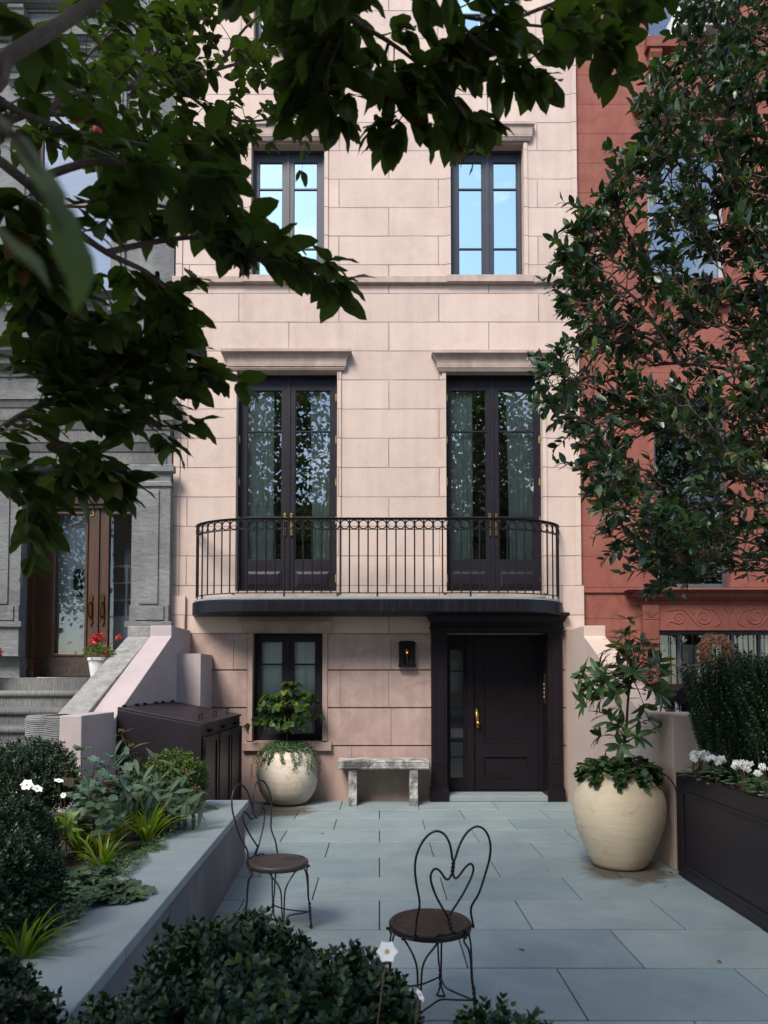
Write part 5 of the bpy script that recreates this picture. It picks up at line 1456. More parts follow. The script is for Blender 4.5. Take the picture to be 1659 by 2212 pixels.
# viburnum
def stem_shrub(name, label, base, stems, tpl, size, mat, group=None, droop=.5, per=7, tip=5, w=None, flowers=None, stemr=.006, start=.3, smat=None):
    t = thing(name, label, 'shrub', base, group=group); L_ = Leaves(); S = MB(); tips = []
    for e in stems:
        pts = curve_stem(Vector(base)+Vector((random.uniform(-.04,.04), random.uniform(-.04,.04), -.01)), e, .06, 10)
        S.tube(pts, [stemr*(1-.55*i/10) for i in range(11)], 6)
        for j in range(per):
            tt = start+(1-start)*(j+.3)/per; i = min(9, int(tt*10)); p = pts[i].lerp(pts[i+1], tt*10-i); ax = (pts[i+1]-pts[i]).normalized()
            a = j*1.57+random.uniform(-.4,.4); u = ax.orthogonal().normalized(); v = ax.cross(u)
            for s in (0, math.pi):
                o_ = u*math.cos(a+s)+v*math.sin(a+s); d = o_+ax*.35+Vector((0,0,-droop*random.uniform(.5,1.4)))
                L_.add(tpl, [p], [d], [Vector((0,0,1))+ax*.4], size*random.uniform(.7,1.1)*(1-.25*tt), w)
        fan(L_, tpl, pts[-1], (pts[-1]-pts[-2]), tip, size*.62, .6, droop*.3, w)
        tips.append(pts[-1])
    L_.build('foliage', mat, t, smooth=False); S.build('stem', smat or M['twig'], t)
    return t, tips
cb = Vector((-1.72, 5.4, .50)); es = []
for px, py, yy in ((262,1578,5.05),(285,1610,5.0),(300,1640,5.2),(335,1635,4.9),(372,1650,5.1),(400,1665,4.95),(425,1700,5.0),(440,1735,4.9),(250,1680,4.9),(285,1700,4.75),(330,1700,4.7),(375,1705,4.8),(270,1715,4.8),(345,1728,4.75),(405,1725,4.8),(310,1690,4.75),(240,1710,4.9)):
    es.append(W(px, py+8, yy+.28))
vt, tips = stem_shrub('viburnum', 'tall grey-green shrub with long drooping wrinkled leaves and brown berry heads', cb, es, T_lance, .215, m_vib, droop=.8, per=9, tip=2, w=.155, smat=plain('cinnamon_stem', (.20,.10,.045), (.14,.07,.03), 20, .8))
m_bh = plain('brown_berry_head', (.16,.075,.04), (.10,.05,.03), 40, .8)
for p in tips[:9]:
    fl = MB()
    for i in range(14):
        o_ = Vector((random.gauss(0,1), random.gauss(0,1), abs(random.gauss(0,.5)))).normalized()*.022; fl.ball(p+Vector((0,0,.02))+o_, .006, 6, 4)
    fl.build('berry_head', m_bh, vt)
# oakleaf hydrangea
T_oak = lobed_t(5, 1.0, .42)
cb = Vector((-2.06, 5.0, .5)); es = [W(px, py, yy) for px, py, yy in ((175,1622,5.0),(150,1650,5.1),(205,1648,4.9),(240,1640,5.0),(260,1665,4.8),(225,1680,4.8),(190,1700,4.7),(160,1700,4.8),(262,1700,4.8))]
stem_shrub('hydrangea', 'oak-leaved shrub with dusty lobed leaves in front of the square pink pier', cb, es, T_oak, .125, m_hyd, droop=.2, per=3, tip=3, start=.55, smat=plain('reddish_stem', (.20,.05,.03), (.14,.04,.03), 20, .7))
# leafy perennial between them
cb = Vector((-1.78, 4.6, .5)); es = [W(px, py, yy) for px, py, yy in ((190,1722,4.6),(215,1716,4.6),(240,1735,4.5),(200,1748,4.5),(255,1760,4.5),(225,1770,4.4),(180,1765,4.5))]
stem_shrub('anemone_plant', 'loose broad-leaved plant below the drooping grey-green shrub', cb, es, lobed_t(3, 1.1, .25), .10, m_heu, droop=.1, per=2, tip=3, start=.6)
# peony-like stalk
pb_ = G(125, 1856, .52)
cb = pb_; tp = [W(px, py, pb_.y+dy_) for px, py, dy_ in ((112,1785,0),(130,1778,.05),(150,1772,-.03),(175,1786,0),(150,1795,-.08),(120,1795,-.08))]
stem_shrub('peony', 'yellow-green stalk of broad pointed leaves rising from the bed', cb, tp, leaf_t(.42, 4, .16, .15, 'lance'), .16, m_peony, droop=-.15, per=1, tip=4, start=.93, stemr=.004)
pb_ = W(48, 1840, 2.9)
# strap-leaf clumps
def strap_clump(label, base, n, L0, spread=.7, name='lily_clump', mat=None, lean=None):
    t = thing(name, label, 'perennial', base, group='strappy-leaved clumps in the raised bed'); mb_v = Leaves()
    for i in range(n):
        a = random.uniform(0, 6.283); sp_ = random.uniform(.15, spread); Ln = L0*random.uniform(.6, 1.1)
        o_ = Vector((math.cos(a), math.sin(a), 0)); b = Vector(base)+o_*random.uniform(0,.04)
        V, F = [], []; seg = 8; wd = random.uniform(.008,.013)*(L0/.3)**.5; cur = b.copy(); d = (o_*sp_ + Vector((0,0,1))).normalized()
        for k in range(seg+1):
            s = k/seg; ww = wd*min(1, (s*6+.4))*(1-s**2.5)+.0004; sd = d.cross(Vector((0,0,1))); sd = sd.normalized() if sd.length > 1e-4 else Vector((1,0,0)); up = sd.cross(d)
            V += [cur-sd*ww+up*ww*.35, cur, cur+sd*ww+up*ww*.35]
            cur = cur + d*Ln/seg; d = (d + Vector((0,0,-1))*(.10+.16*sp_)*(.5+s) + o_*.04).normalized()
            if cur.z < base[2]+.012: cur.z = base[2]+.012; d.z = max(d.z, 0)
        for k in range(seg): q = 3*k; F += [(q,q+1,q+4,q+3),(q+1,q+2,q+5,q+4)]
        mb_v.V.append(np.array([tuple(v) for v in V])); mb_v.F.append((F, 1, len(V), mb_v.n)); mb_v.n += len(V)
    mb_v.build('blades', mat or m_strap, t)
    return t
for px, py, n, L0, lab in ((178,1858,30,.24,'yellow-edged strappy clump just right of the broad-leaved stalk'), (258,1814,18,.17,'small strappy clump behind the others'), (318,1823,60,.27,'dense upright strappy clump nearest the bin cabinet end of the coping'), (216,1852,34,.25,'strappy clump between the yellow-edged one and the fern'), (222,1880,26,.20,'low strappy clump with brown tips above the dark lobed leaves')):
    strap_clump(lab, G(px, py, .52), n, L0*1.35)
strap_clump('large strappy clump at the left edge, near the corner of the coping', G(45, 2085, .52), 46, .3, .8)
# fern
fb = G(296, 1842, .53); ft = thing('fern', 'pale green fern fronds spilling towards the coping', 'fern', fb); fl_ = Leaves()
for a, Ln in ((-.15,.26),(-.55,.24),(.25,.24),(.65,.2),(1.3,.18),(-1.0,.2),(2.6,.2),(2.0,.16),(3.4,.16)):
    o_ = Vector((math.cos(a), math.sin(a), 0)); sd = Vector((-math.sin(a), math.cos(a), 0)); cur = Vector(fb); d = (o_+Vector((0,0,.8))).normalized()
    for k in range(22):
        s = k/21; pl_ = .075*math.sin(math.pi*min(1,(s*.85+.15)))**.8*(1-s*.4)
        if s > .1:
            for q in (-1, 1): fl_.add(T_lance, [cur], [sd*q + d*.35 + Vector((0,0,-.1))], [Vector((0,0,1))], pl_, pl_*.85)
        cur = cur + d*Ln/21; d = (d+Vector((0,0,-.065))).normalized()
fl_.build('fronds', m_fern, ft)
# dark lobed mounds
T_heu = lobed_t(5, 1.05, .3, .08)
def lobed_mound(label, c, rad, n, size, mat=m_heu, name='coral_bells', tpl=None, group='dark lobed-leaf mounds at the front of the bed'):
    t = thing(name, label, 'perennial', c, group=group); L_ = Leaves(); st = MB()
    for i in range(n):
        a = random.uniform(0, 6.283); r = math.sqrt(random.random()); z = math.sqrt(max(0, 1-r*r))
        p = Vector(c)+Vector((math.cos(a)*r*rad[0], math.sin(a)*r*rad[1], z*rad[2]*random.uniform(.6,1)+.015))
        d = Vector((math.cos(a)*(r+.2), math.sin(a)*(r+.2), .15*random.uniform(-1,1))); nn = Vector((math.cos(a)*r*.7, math.sin(a)*r*.7, 1))+Vector((random.gauss(0,.3), random.gauss(0,.3), 0))
        L_.add(tpl or T_heu, [p], [d], [nn], size*random.uniform(.65,1.1))
        if i % 5 == 0: st.tube([Vector(c), Vector(c).lerp(p, .5)+Vector((0,0,.02)), p], .0025, 4)
    L_.build('foliage', mat, t); st.build('stem', M['twig'], t); return t
lobed_mound('dark glossy lobed-leaf mound at the coping edge, lower and right', G(246, 1944, .54), (.12,.12,.055), 60, .085)
lobed_mound('dark lobed-leaf mound against the left box mound', G(150, 1925, .54), (.15,.13,.07), 75, .08)
lobed_mound('paler lobed-leaf mound further up the bed', G(195, 1905, .54), (.11,.10,.05), 40, .075)
# ground cover spilling by the coping: nobody could count it
L_ = Leaves(); P_ = []
for px, py, rx_, ry_, n in ((275,1875,45,35,900),(358,1805,36,18,500),(210,1950,60,30,700),(170,1985,60,30,700),(120,1990,70,60,600),(240,1860,60,30,500),(60,2150,50,40,400), (320,1835,40,16,300)):
    for i in range(n):
        a = random.uniform(0,6.283); r = math.sqrt(random.random()); q = G(px+rx_*r*math.cos(a), py+ry_*r*math.sin(a), .53)
        if q.x > rE(q.y)-.30: continue
        zb__ = .515 if q.x < rE(q.y)-.385 else .57
        P_.append((q.x, q.y, zb__+random.random()*.06*(1-r*.6)))
P_ = np.array(P_); k = len(P_); dd_ = rng.normal(size=(k,3)); dd_[:,2] = np.abs(dd_[:,2])*.3
L_.add(T_round, P_, dd_, np.array([0,0,1.0])+rng.normal(size=(k,3))*.35, rng.uniform(.013,.024,k))
gc = L_.build('ground_cover', m_cover); gc['kind'] = 'stuff'
# fallen leaves
L_ = Leaves(); P_ = []
for i in range(70):
    q = G(random.uniform(120, 460), random.uniform(1790, 2080), .53)
    if q.x < rE(q.y)-.39: P_.append((q.x, q.y, .545))
for px, py in ((1300,1890),(560,1752),(1395,1900),(1250,1745),(700,1800),(545,1790),(1440,1915),(1180,1880),(770,1745),(1120,2050),(1560,2080)): q = G(px, py, .004); P_.append((q.x,q.y,.006))
P_ = np.array(P_); k = len(P_); L_.add(T_big, P_, rng.normal(size=(k,3))*np.array([1,1,.15]), np.array([0,0,1.0])+rng.normal(size=(k,3))*.3, rng.uniform(.03,.06,k))
fo = L_.build('leaf_litter', leaf_mat('dry_leaf', (.14,.055,.02), (.22,.10,.035), (.3,.18,.06), rough=.7, trans=.2)); fo['kind'] = 'stuff'

# anemones
def anemone(label, p, base, r=.035, face=(0,-.6,.6)):
    t = thing('anemone', label, 'flower', base, group='white anemones among the box')
    S = MB(); S.tube(curve_stem(base, p, .03, 8), .0018, 5); S.build('stem', M['twig'], t)
    L_ = Leaves(); fc = Vector(face).normalized(); u = fc.orthogonal().normalized(); v = fc.cross(u)
    for i in range(6):
        a = i*math.pi/3+.2; o_ = u*math.cos(a)+v*math.sin(a); L_.add(T_round, [Vector(p)], [o_+fc*.2], [fc], r, r*1.35)
    L_.build('petals', m_petal, t)
    b = MB(); b.ball(Vector(p)+fc*.003, r*.09, 8, 5); b.torus(Vector(p)+fc*.003, u, v, r*.18, r*.03, 12, 4); b.build('flower_centre', m_yel, t)
for px, py, yy, r, fcv, lab in ((58,1696,4.5,.042,(.1,-.7,.5),'highest white anemone of the group at the left edge'), (80,1704,4.5,.038,(.5,-.3,.8),'white anemone facing up, just right of the highest one'), (28,1716,4.4,.036,(-.2,-.5,.9),'white anemone nearest the left edge, lowest of its group'), (127,1687,4.8,.035,(.3,-.2,1),'lone white anemone by the oak-leaved shrub'), (137,1718,4.5,.02,(0,-1,.3),'small white anemone bud low beside the box mound')):
    p = W(px, py, yy); anemone(lab, p, Vector((p.x+.03, p.y+.05, .5)), r, fcv)
p = W(836, 2056, 1.75); anemone('large white anemone open in front of the near chair leg', p, Vector((p.x-.06, p.y+.02, .5)), .027, (.1,-.9,.45))
p = W(906, 2150, 1.72); anemone('white anemone seen edge-on, lower by the near chair leg', p, Vector((p.x-.05, p.y+.02, .5)), .018, (.8,-.2,.6))

# ---- plants in urns
def potted(name, label, base, mat, tpl, size, branches, n, droop, r=.012, w=None, trunk=None):
    t = thing(name, label, 'small tree', base); L_ = Leaves(); S = MB()
    S.tube(smooth_pts(trunk, 5), [r*(1-.5*i/(5*(len(trunk)-1))) for i in range(5*(len(trunk)-1)+1)], 8); S.build('trunk', M['bark'], t)
    B = MB()
    for b, e, k in branches:
        pts = curve_stem(b, e, .02, 6); B.tube(pts, [r*.5*(1-.7*i/6) for i in range(7)], 6)
        for j in range(k):
            tt = .35+.6*(j+.5)/k; i = min(5, int(tt*6)); p = pts[i]; a = j*2.4
            o_ = Vector((math.cos(a), math.sin(a), .25)); L_.add(tpl, [p], [o_+Vector((0,0,-droop*.6))], [Vector((0,0,1))+o_*.2], size*random.uniform(.7,1), w)
        fan(L_, tpl, pts[-1], (pts[-1]-pts[-2]).normalized()+Vector((0,0,.5)), n, size, .6, droop, w)
    B.build('branch', M['twig'], t)
    L_.build('foliage', mat, t); return t
cz = .80; bx_ = Vector((c1[0], c1[1], cz))
Y1 = c1[1]
trk = [W(1340, 1650, Y1), W(1352, 1580, Y1), W(1358, 1500, Y1), W(1372, 1440, Y1)]
brs = []
for px, py, dy_ in ((1340,1380,0),(1328,1400,.1),(1352,1372,-.1),(1300,1440,.1),(1265,1450,0),(1280,1480,-.15),(1262,1500,.1),(1310,1470,-.2),(1400,1420,.1),(1420,1450,0),(1390,1395,-.1),(1405,1480,-.15),(1425,1500,.1),(1370,1450,-.25),(1350,1480,.2),(1330,1500,-.2),(1375,1410,.15),(1390,1520,-.1),(1300,1510,.15),(1265,1520,-.1),(1340,1440,.2),(1295,1455,-.1),(1355,1405,-.2),(1410,1435,-.15)):
    e = W(px, py, Y1+dy_); b = trk[2].lerp(trk[3], random.random()); brs.append((b, e, 5))
for px, py, dy_ in ((1320,1560,-.1),(1345,1570,-.15),(1300,1590,.1),(1400,1555,.0),(1425,1570,.1),(1375,1590,-.15),(1340,1610,-.1),(1310,1545,.1)):
    e = W(px, py, Y1+dy_); brs.append((trk[0].lerp(trk[1], .6+.4*random.random()), e, 4))
brs += [(b, e+Vector((random.gauss(0,.07), random.gauss(0,.07), random.gauss(0,.06))), k) for b, e, k in brs[:12]]
potted('young_rhododendron', 'open-branched evergreen with long glossy leaves growing in the cream urn', bx_, m_rho, T_rhodo, .165, brs, 7, .15, .016, .15, trk)
def skirt(name, label, c, rr, zz, n, tpl, size, mat, trails, cat='trailing plant'):
    t = thing(name, label, cat, c); L_ = Leaves(); S = MB(); P_, D_, N_, Z_ = [], [], [], []
    for i in range(n):
        a = random.uniform(0,6.283); r = math.sqrt(random.random())*rr; h = .02+zz*random.random()*(1-.5*(r/rr)**2)
        P_.append((c[0]+r*math.cos(a), c[1]+r*math.sin(a), c[2]+h)); D_.append((math.cos(a)+random.gauss(0,.5), math.sin(a)+random.gauss(0,.5), random.gauss(-.1,.3))); N_.append((math.cos(a)*.7, math.sin(a)*.7, 1)); Z_.append(size*random.uniform(.6,1.1))
    for a, ln_, k in trails:
        cur = Vector((c[0]+rr*.95*math.cos(a), c[1]+rr*.95*math.sin(a), c[2]+.04)); pts = [cur.copy()]
        d = Vector((math.cos(a)*1.0, math.sin(a)*1.0, .1))
        for s in range(16):
            d = (d + Vector((0,0,-.28)) + Vector((math.cos(a)*-.02, math.sin(a)*-.02, 0)) + Vector((random.gauss(0,.12), random.gauss(0,.12), 0))).normalized(); cur = cur + d*ln_/16; pts.append(cur.copy())
            for q in range(k):
                P_.append(tuple(cur+Vector((random.gauss(0,.012), random.gauss(0,.012), random.gauss(0,.01))))); D_.append((math.cos(a)*.5+random.gauss(0,.6), math.sin(a)*.5+random.gauss(0,.6), -.4+random.gauss(0,.4))); N_.append((math.cos(a)+random.gauss(0,.3), math.sin(a)+random.gauss(0,.3), .5)); Z_.append(size*random.uniform(.5,.9))
        S.tube(pts, .0015, 4)
    L_.add(tpl, P_, np.array(D_), np.array(N_), np.array(Z_)); L_.build('foliage', mat, t); S.build('stem', M['twig'], t); return t
skirt('ivy', 'dark scalloped ivy skirt filling the mouth of the cream urn', (c1[0], c1[1], .82), .30, .12, 420, lobed_t(5, 1.0, .22), .075, m_ivy, [(a/10*6.283, .13, 2) for a in range(10)])
Y2 = c2[1]
trk = [W(620, 1650, Y2), W(620, 1595, Y2), W(622, 1560, Y2), W(624, 1530, Y2)]
brs = []
for px, py, dy_ in ((620,1478,0),(640,1475,.05),(595,1500,-.05),(575,1502,.1),(568,1520,-.05),(600,1525,-.15),(625,1510,-.12),(645,1505,.1),(665,1500,-.05),(680,1512,.05),(655,1528,-.15),(560,1555,0),(580,1560,-.1),(600,1560,-.18),(625,1562,-.18),(650,1560,-.12),(672,1552,0),(688,1550,.08),(575,1535,.1),(665,1535,.12),(630,1540,.15),(610,1548,-.1),(640,1550,-.15)):
    e = W(px, py, Y2+dy_); brs.append((trk[1].lerp(trk[3], .4+.6*random.random()), e, 3))
brs += [(b, e+Vector((random.gauss(0,.05), random.gauss(0,.05), random.gauss(0,.04))), k) for b, e, k in brs[:14]]
potted('patio_tree', 'little round-headed tree with heart-shaped leaves in the weathered urn', (c2[0], c2[1], .70), m_hrt, T_heart, .135, brs, 5, .55, .013, .12, trk)
skirt('trailing_vine', 'fine-leaved vine spilling over the rim of the weathered urn', (c2[0], c2[1], .70), .31, .12, 2600, T_round, .030, m_vine,
      [(R(a), l, 5) for a, l in ((180,.42),(190,.5),(200,.36),(170,.45),(215,.25),(235,.3),(240,.2),(262,.2),(285,.28),(300,.22),(318,.36),(330,.3),(350,.44),(5,.4),(340,.38),(225,.2),(160,.4),(20,.3))])
hn = MB()
for px, s in ((612-1,-1),(655,1)): b = W(px, 1640, Y2); hn.tube([b, b+Vector((s*-.02,0,.06)), b+Vector((s*-.04,0,.13))], [.02,.013,.002], 6)
# geranium pot on the stoop
gp = W(213, 1440, 8.35); zb_g = W(223, 1470, 7.6).z
gpt = thing('flower_pot', 'white plastic flower pot on the grey stoop behind the sloping wall', 'plant pot', (gp.x, 8.35, sill-.008))
gz_ = sill-.01
mb = MB(); mb.lathe((0,0,0), [(.085,.004),(.105,.12),(.115,.20),(.128,.20),(.132,.235),(.12,.235),(.11,.21)], 28); mb.build('pot', M['white'], gpt, world=False, smooth=False)
gc_ = Vector((gp.x, 8.35, gz_+.24))
def geranium(label, c, big=1.0, heads=((-.06,.20),(.02,.23),(.06,.20),(-.01,.17),(.10,.05),(.24,.24),(.0,.25),(.05,.25))):
    t = thing('geranium', label, 'flower', c); L_ = Leaves(); 
    for i in range(170):
        o_ = Vector((random.gauss(0,1), random.gauss(0,1), abs(random.gauss(0,.8)))).normalized(); p = c+Vector((o_.x*.19, o_.y*.17, .01+o_.z*.15))*random.uniform(.5,1)*big
        L_.add(T_round, [p], [o_+Vector((0,0,.1))], [o_*.4+Vector((0,-.3,1))], .06*random.uniform(.6,1.1), .06)
    L_.build('foliage', leaf_mat('geranium_leaf', (.045,.09,.02), (.10,.16,.03), (.35,.30,.08), rough=.6, trans=.3), t)
    st = MB(); F_ = Leaves()
    for hx, hz in heads:
        q = c+Vector((hx*big, -.06+random.uniform(-.04,.06), hz*big)); st.tube(curve_stem(c, q, .02, 5), .003, 5)
        for i in range(34):
            o_ = Vector((random.gauss(0,1), random.gauss(0,1), random.gauss(0,1))).normalized(); F_.add(T_round, [q+o_*.028], [o_.orthogonal()+Vector((random.gauss(0,.5),random.gauss(0,.5),random.gauss(0,.5)))], [o_], .028, .026)
    st.build('stem', M['twig'], t); F_.build('blossom', m_red, t)
geranium('bright red geranium in the white pot on the grey stoop', gc_)
# second red geranium at the far left edge of the stoop
gpl = W(-30, 1412, 7.9); mb = MB(); mb.lathe((gpl.x, 7.9, sill-.008), [(.085,.004),(.105,.12),(.125,.22),(.11,.22)], 24)
tag(mb.build('flower_pot', M['white'], None), 'white pot mostly beyond the left edge of the picture on the grey stoop', 'plant pot')
geranium('red geranium just showing at the left edge of the picture', Vector((gpl.x, 7.9, sill+.22)), .8, ((.20,.10),(.19,.03),(.0,.2)))

# ---- right planter: clipped upright hollies and cyclamens
SPI = [sprig_t(11, seed=20+k, leaf=.14, tpl=T_small) for k in range(4)]
def upright(label, x0, x1, y, ztop, n):
    base = Vector(((x0+x1)/2, y, qz-.06)); t = thing('clipped_holly', label, 'hedge', base, group='clipped upright hollies in the dark planter box'); L_ = Leaves(); S = MB(); w = (x1-x0)/2
    for i in range(16):
        a = random.uniform(0,6.283); r = math.sqrt(random.random()); e = Vector((base.x+w*.9*r*math.cos(a), y+.26*r*math.sin(a), ztop-.05-random.random()*.25))
        S.tube(curve_stem(base+Vector((random.uniform(-.05,.05), random.uniform(-.05,.05), -.02)), e, .0, 6, Vector((math.cos(a)*.05*r, 0, 0))), [.008,.007,.006,.005,.004,.003,.002], 5)
    P_, D_ = [], []
    H_ = ztop-(qz-.03)
    for i in range(n):
        a = random.uniform(0,6.283); h = random.random()**.8; wr_ = (.5+.5*min(1, h*1.8)) ; r = random.uniform(.45,1)**.5
        p = Vector((base.x+w*wr_*r*math.cos(a)*1.0, y+.27*wr_*r*math.sin(a), qz-.03+H_*h*(.93+.05*math.sin(a*5+base.x*7))))
        p.x += .13*(1-h); P_.append(tuple(p-Vector((0,0,.16)))); D_.append((math.cos(a)*.25+random.gauss(0,.12), math.sin(a)*.25+random.gauss(0,.12), 1))
    P_ = np.array(P_); D_ = np.array(D_); idx = rng.integers(0,4,len(P_))
    for q in range(4): m = idx == q; L_.add(SPI[q], P_[m], D_[m], runit(m.sum()), rng.uniform(.17,.26,m.sum()))
    L_.build('foliage', m_ilex, t); S.build('stem', plain('olive_stem', (.12,.11,.035), (.08,.07,.03), 20, .7) , t); return t
yh = 5.92
upright('clipped upright holly nearest the tan wall, its left side lower', W(1478, 1500, yh).x, W(1600, 1500, yh).x, yh-.12, W(1500,1428,yh).z, 1100)
yh = 5.7
upright('clipped upright holly with the dried wreath behind its top', W(1545, 1500, yh).x, W(1655, 1500, yh).x, yh-.15, W(1560,1402,yh).z, 1300)
yh = 5.25
upright('clipped upright holly at the right edge of the picture', W(1595, 1500, yh).x, W(1700, 1500, yh).x, yh-.1, W(1620,1412,yh).z, 1300)
def cyclamen(label, px, py, yy, nf, rw=.09, name='cyclamen'):
    c = W(px, py, yy); c.z = qz-.045; t = thing(name, label, 'flower', c, group='white cyclamens along the dark planter box'); L_ = Leaves(); F_ = Leaves(); S = MB()
    for i in range(95):
        a = random.uniform(0,6.283); r = math.sqrt(random.random()); p = c+Vector((rw*1.35*r*math.cos(a), rw*1.5*r*math.sin(a), .03+.10*(1-r*r)+random.random()*.03))
        L_.add(T_round, [p], [Vector((math.cos(a),math.sin(a),.0))], [Vector((math.cos(a)*.8*r,math.sin(a)*.8*r,1))], .052*random.uniform(.7,1.1), .052)
    for i in range(nf):
        a = random.uniform(0,6.283); r = math.sqrt(random.random()); p = c+Vector((rw*.8*r*math.cos(a), rw*.6*r*math.sin(a), .185+random.uniform(-.03,.03))); S.tube(curve_stem(c+Vector((0,0,.02)), p, 0, 4), .0018, 4)
        for k in range(5):
            b = k*1.257+random.random(); F_.add(T_round, [p], [Vector((math.cos(b)*.45,math.sin(b)*.45,1))], [Vector((math.cos(b),math.sin(b),-.2))], .050, .048)
    L_.build('foliage', m_cyc, t); F_.build('blossom', m_petal, t); S.build('stem', M['twig'], t)
cyclamen('white cyclamen clump behind the bronze spotlight', 1512, 1668, 5.78, 22)
cyclamen('white cyclamen with small scattered blooms right of the spotlight', 1548, 1680, 5.55, 11)
cyclamen('full-headed white cyclamen midway along the planter box', 1608, 1710, 5.15, 18)
cyclamen('white cyclamen at the right edge of the picture', 1660, 1745, 4.85, 14)
yh = 4.7
upright('nearest clipped upright holly, almost wholly past the right edge of the picture', 2.85, 3.45, yh, 1.83, 900)
# dried wreath behind the hedge, hung on the window bars
wc = W(1543, 1408, D-.02); wr = thing('twig_wreath', 'brown dried-twig wreath with a yellow bow, hanging on the barred window', 'wreath', (wc.x, D-.03, wc.z))
mb = MB()
for i in range(900):
    a = random.uniform(0,6.283); r = .175+random.gauss(0,.04); p = Vector((math.cos(a)*r, -.03+random.gauss(0,.03), math.sin(a)*r)); d = Vector((-math.sin(a)*.7+random.gauss(0,.55), random.gauss(0,.35), math.cos(a)*.7+random.gauss(0,.55)))*.065
    mb.tube([p-d*.5, p+d*.5], [.005,.002], 3, cap=False)
mb.torus((0,-.02,0), (1,0,0), (0,0,1), .18, .012, 24, 8)
mb.build('twigs', plain('dry_reddish_twig', (.17,.075,.035), (.08,.035,.02), 20, .85), wr, world=False)
L_ = Leaves(); P_ = rng.normal(size=(26,3))*np.array([.035,.012,.035])+np.array([.02,-.11,-.16]); L_.add(T_round, P_+np.array(wr.location), rng.normal(size=(26,3)), rng.normal(size=(26,3)), .045); L_.build('bow', plain('yellow_ribbon', (.75,.55,.02), (.6,.4,.02), 20, .5), wr)
# ================================================================== HOLLY TREE (right)
ht = thing('holly_tree', 'big glossy dark holly with red berries spreading in from the right', 'tree', (4.3, 5.2, 0))
tk = MB(); trunk_pts = smooth_pts([(4.3,5.2,0), (4.25,5.2,1.2), (4.1,5.15,2.6), (4.0,5.1,4.0), (3.95,5.1,5.5), (3.9,5.1,6.8)], 4)
tk.tube(trunk_pts, [.11*(1-.75*i/(len(trunk_pts)-1))+.01 for i in range(len(trunk_pts))], 10); tk.build('trunk', M['bark'], ht)
bound = [(-60,1540),(30,1500),(110,1470),(180,1420),(230,1390),(300,1385),(400,1345),(440,1300),(490,1248),(540,1225),(590,1212),(650,1220),(700,1245),(740,1245),(800,1180),(835,1140),(880,1195),(930,1240),(1000,1250),(1060,1250),(1110,1305),(1150,1330),(1190,1345),(1230,1390),(1270,1420)]
def bx_at(py):
    for (a, x0), (b, x1) in zip(bound[:-1], bound[1:]):
        if a <= py <= b: return x0+(x1-x0)*(py-a)/(b-a)
    return bound[-1][1]
HL, HB, HS = Leaves(), MB(), MB()
T_hol = leaf_t(.46, 3, .14, .12, wave=.03)
P_, D_, N_, Z_ = [], [], [], []
bers = []
def holly_twig(b, e, leaves=13, r=.004):
    pts = curve_stem(b, e, .03, 8); HS.tube(pts, [r*(1-.6*i/8) for i in range(9)], 4, cap=False)
    Lt = (Vector(e)-Vector(b)).length
    for j in range(leaves):
        tt = .25+.75*(j+.5)/leaves; i = min(7, int(tt*8)); p = pts[i].lerp(pts[i+1], tt*8-i); ax = (pts[i+1]-pts[i]).normalized(); a = j*2.4+random.uniform(-.4,.4); u = ax.orthogonal().normalized(); v = ax.cross(u)
        o_ = u*math.cos(a)+v*math.sin(a); d = o_*.75+ax*.75+Vector((0,0,.12)); P_.append(tuple(p)); D_.append(tuple(d)); N_.append(tuple(ax*.5-o_*.3+Vector((random.gauss(0,.25),random.gauss(0,.25),.9)))); Z_.append(.086*random.uniform(.6,1.2))
    if random.random() < .5:
        q = pts[random.randint(2,5)]
        for k in range(random.randint(3,7)): bers.append(q+Vector((random.gauss(0,.014),random.gauss(0,.014),random.gauss(0,.012))))
skel = list(trunk_pts)
def in_gap(p):
    "natural openings between the layered sprays"
    k = math.sin(p.x*5.3+p.z*2.1+.6)*math.sin(p.z*4.9-p.x*2.2+1.1) + .35*math.sin(p.x*11+p.z*9)
    return k > (.66 if p.x < 2.35 else 1.2) - (.35 if p.z > 5.6 else 0)
def holly_limb(px, py, yy, dense=1.0, r0=.009):
    e = W(px, py, yy)
    cand = [q for q in skel if q.x > e.x+.25 and q.z < e.z+.1] or trunk_pts
    b = min(cand, key=lambda q: (q-e).length + .4*abs(q.z+.35-e.z))
    side = Vector((0, random.gauss(0,.15), -.10+random.gauss(0,.08)))
    pts = curve_stem(b, e, .06, 12, side); lenb = (e-b).length
    for i, q in enumerate(pts[1:-1]): q += Vector((0, .012*math.sin(i*1.9+px), .014*math.sin(i*2.3+py)))
    rr = min(.03, r0*(.6+lenb*.6))
    HB.tube(pts, [rr*(1-.82*i/12)+.0012 for i in range(13)], 6, cap=False)
    skel.extend(pts[2:-1])
    nt = int(9*dense*max(.7, min(lenb, 1.6)))
    for j in range(nt):
        tt = 1-.95*(j/nt)*min(1, 1.5/lenb); i = max(0, min(11, int(tt*12))); p = pts[i].lerp(pts[i+1], min(1, tt*12-i)); ax = (pts[i+1]-pts[i]).normalized()
        if in_gap(p) and random.random() < .88: continue
        if p.z > 5.3 and random.random() < .45: continue
        o_ = Vector((random.gauss(0,1),random.gauss(0,1),random.gauss(0,.7))).normalized(); d = (ax*.8+o_*.7+Vector((0,0,.22))).normalized()*random.uniform(.13,.27)
        holly_twig(p, p+d, random.randint(7,11))
    holly_twig(pts[-2], pts[-1]+(pts[-1]-pts[-3]).normalized()*.05, 11)
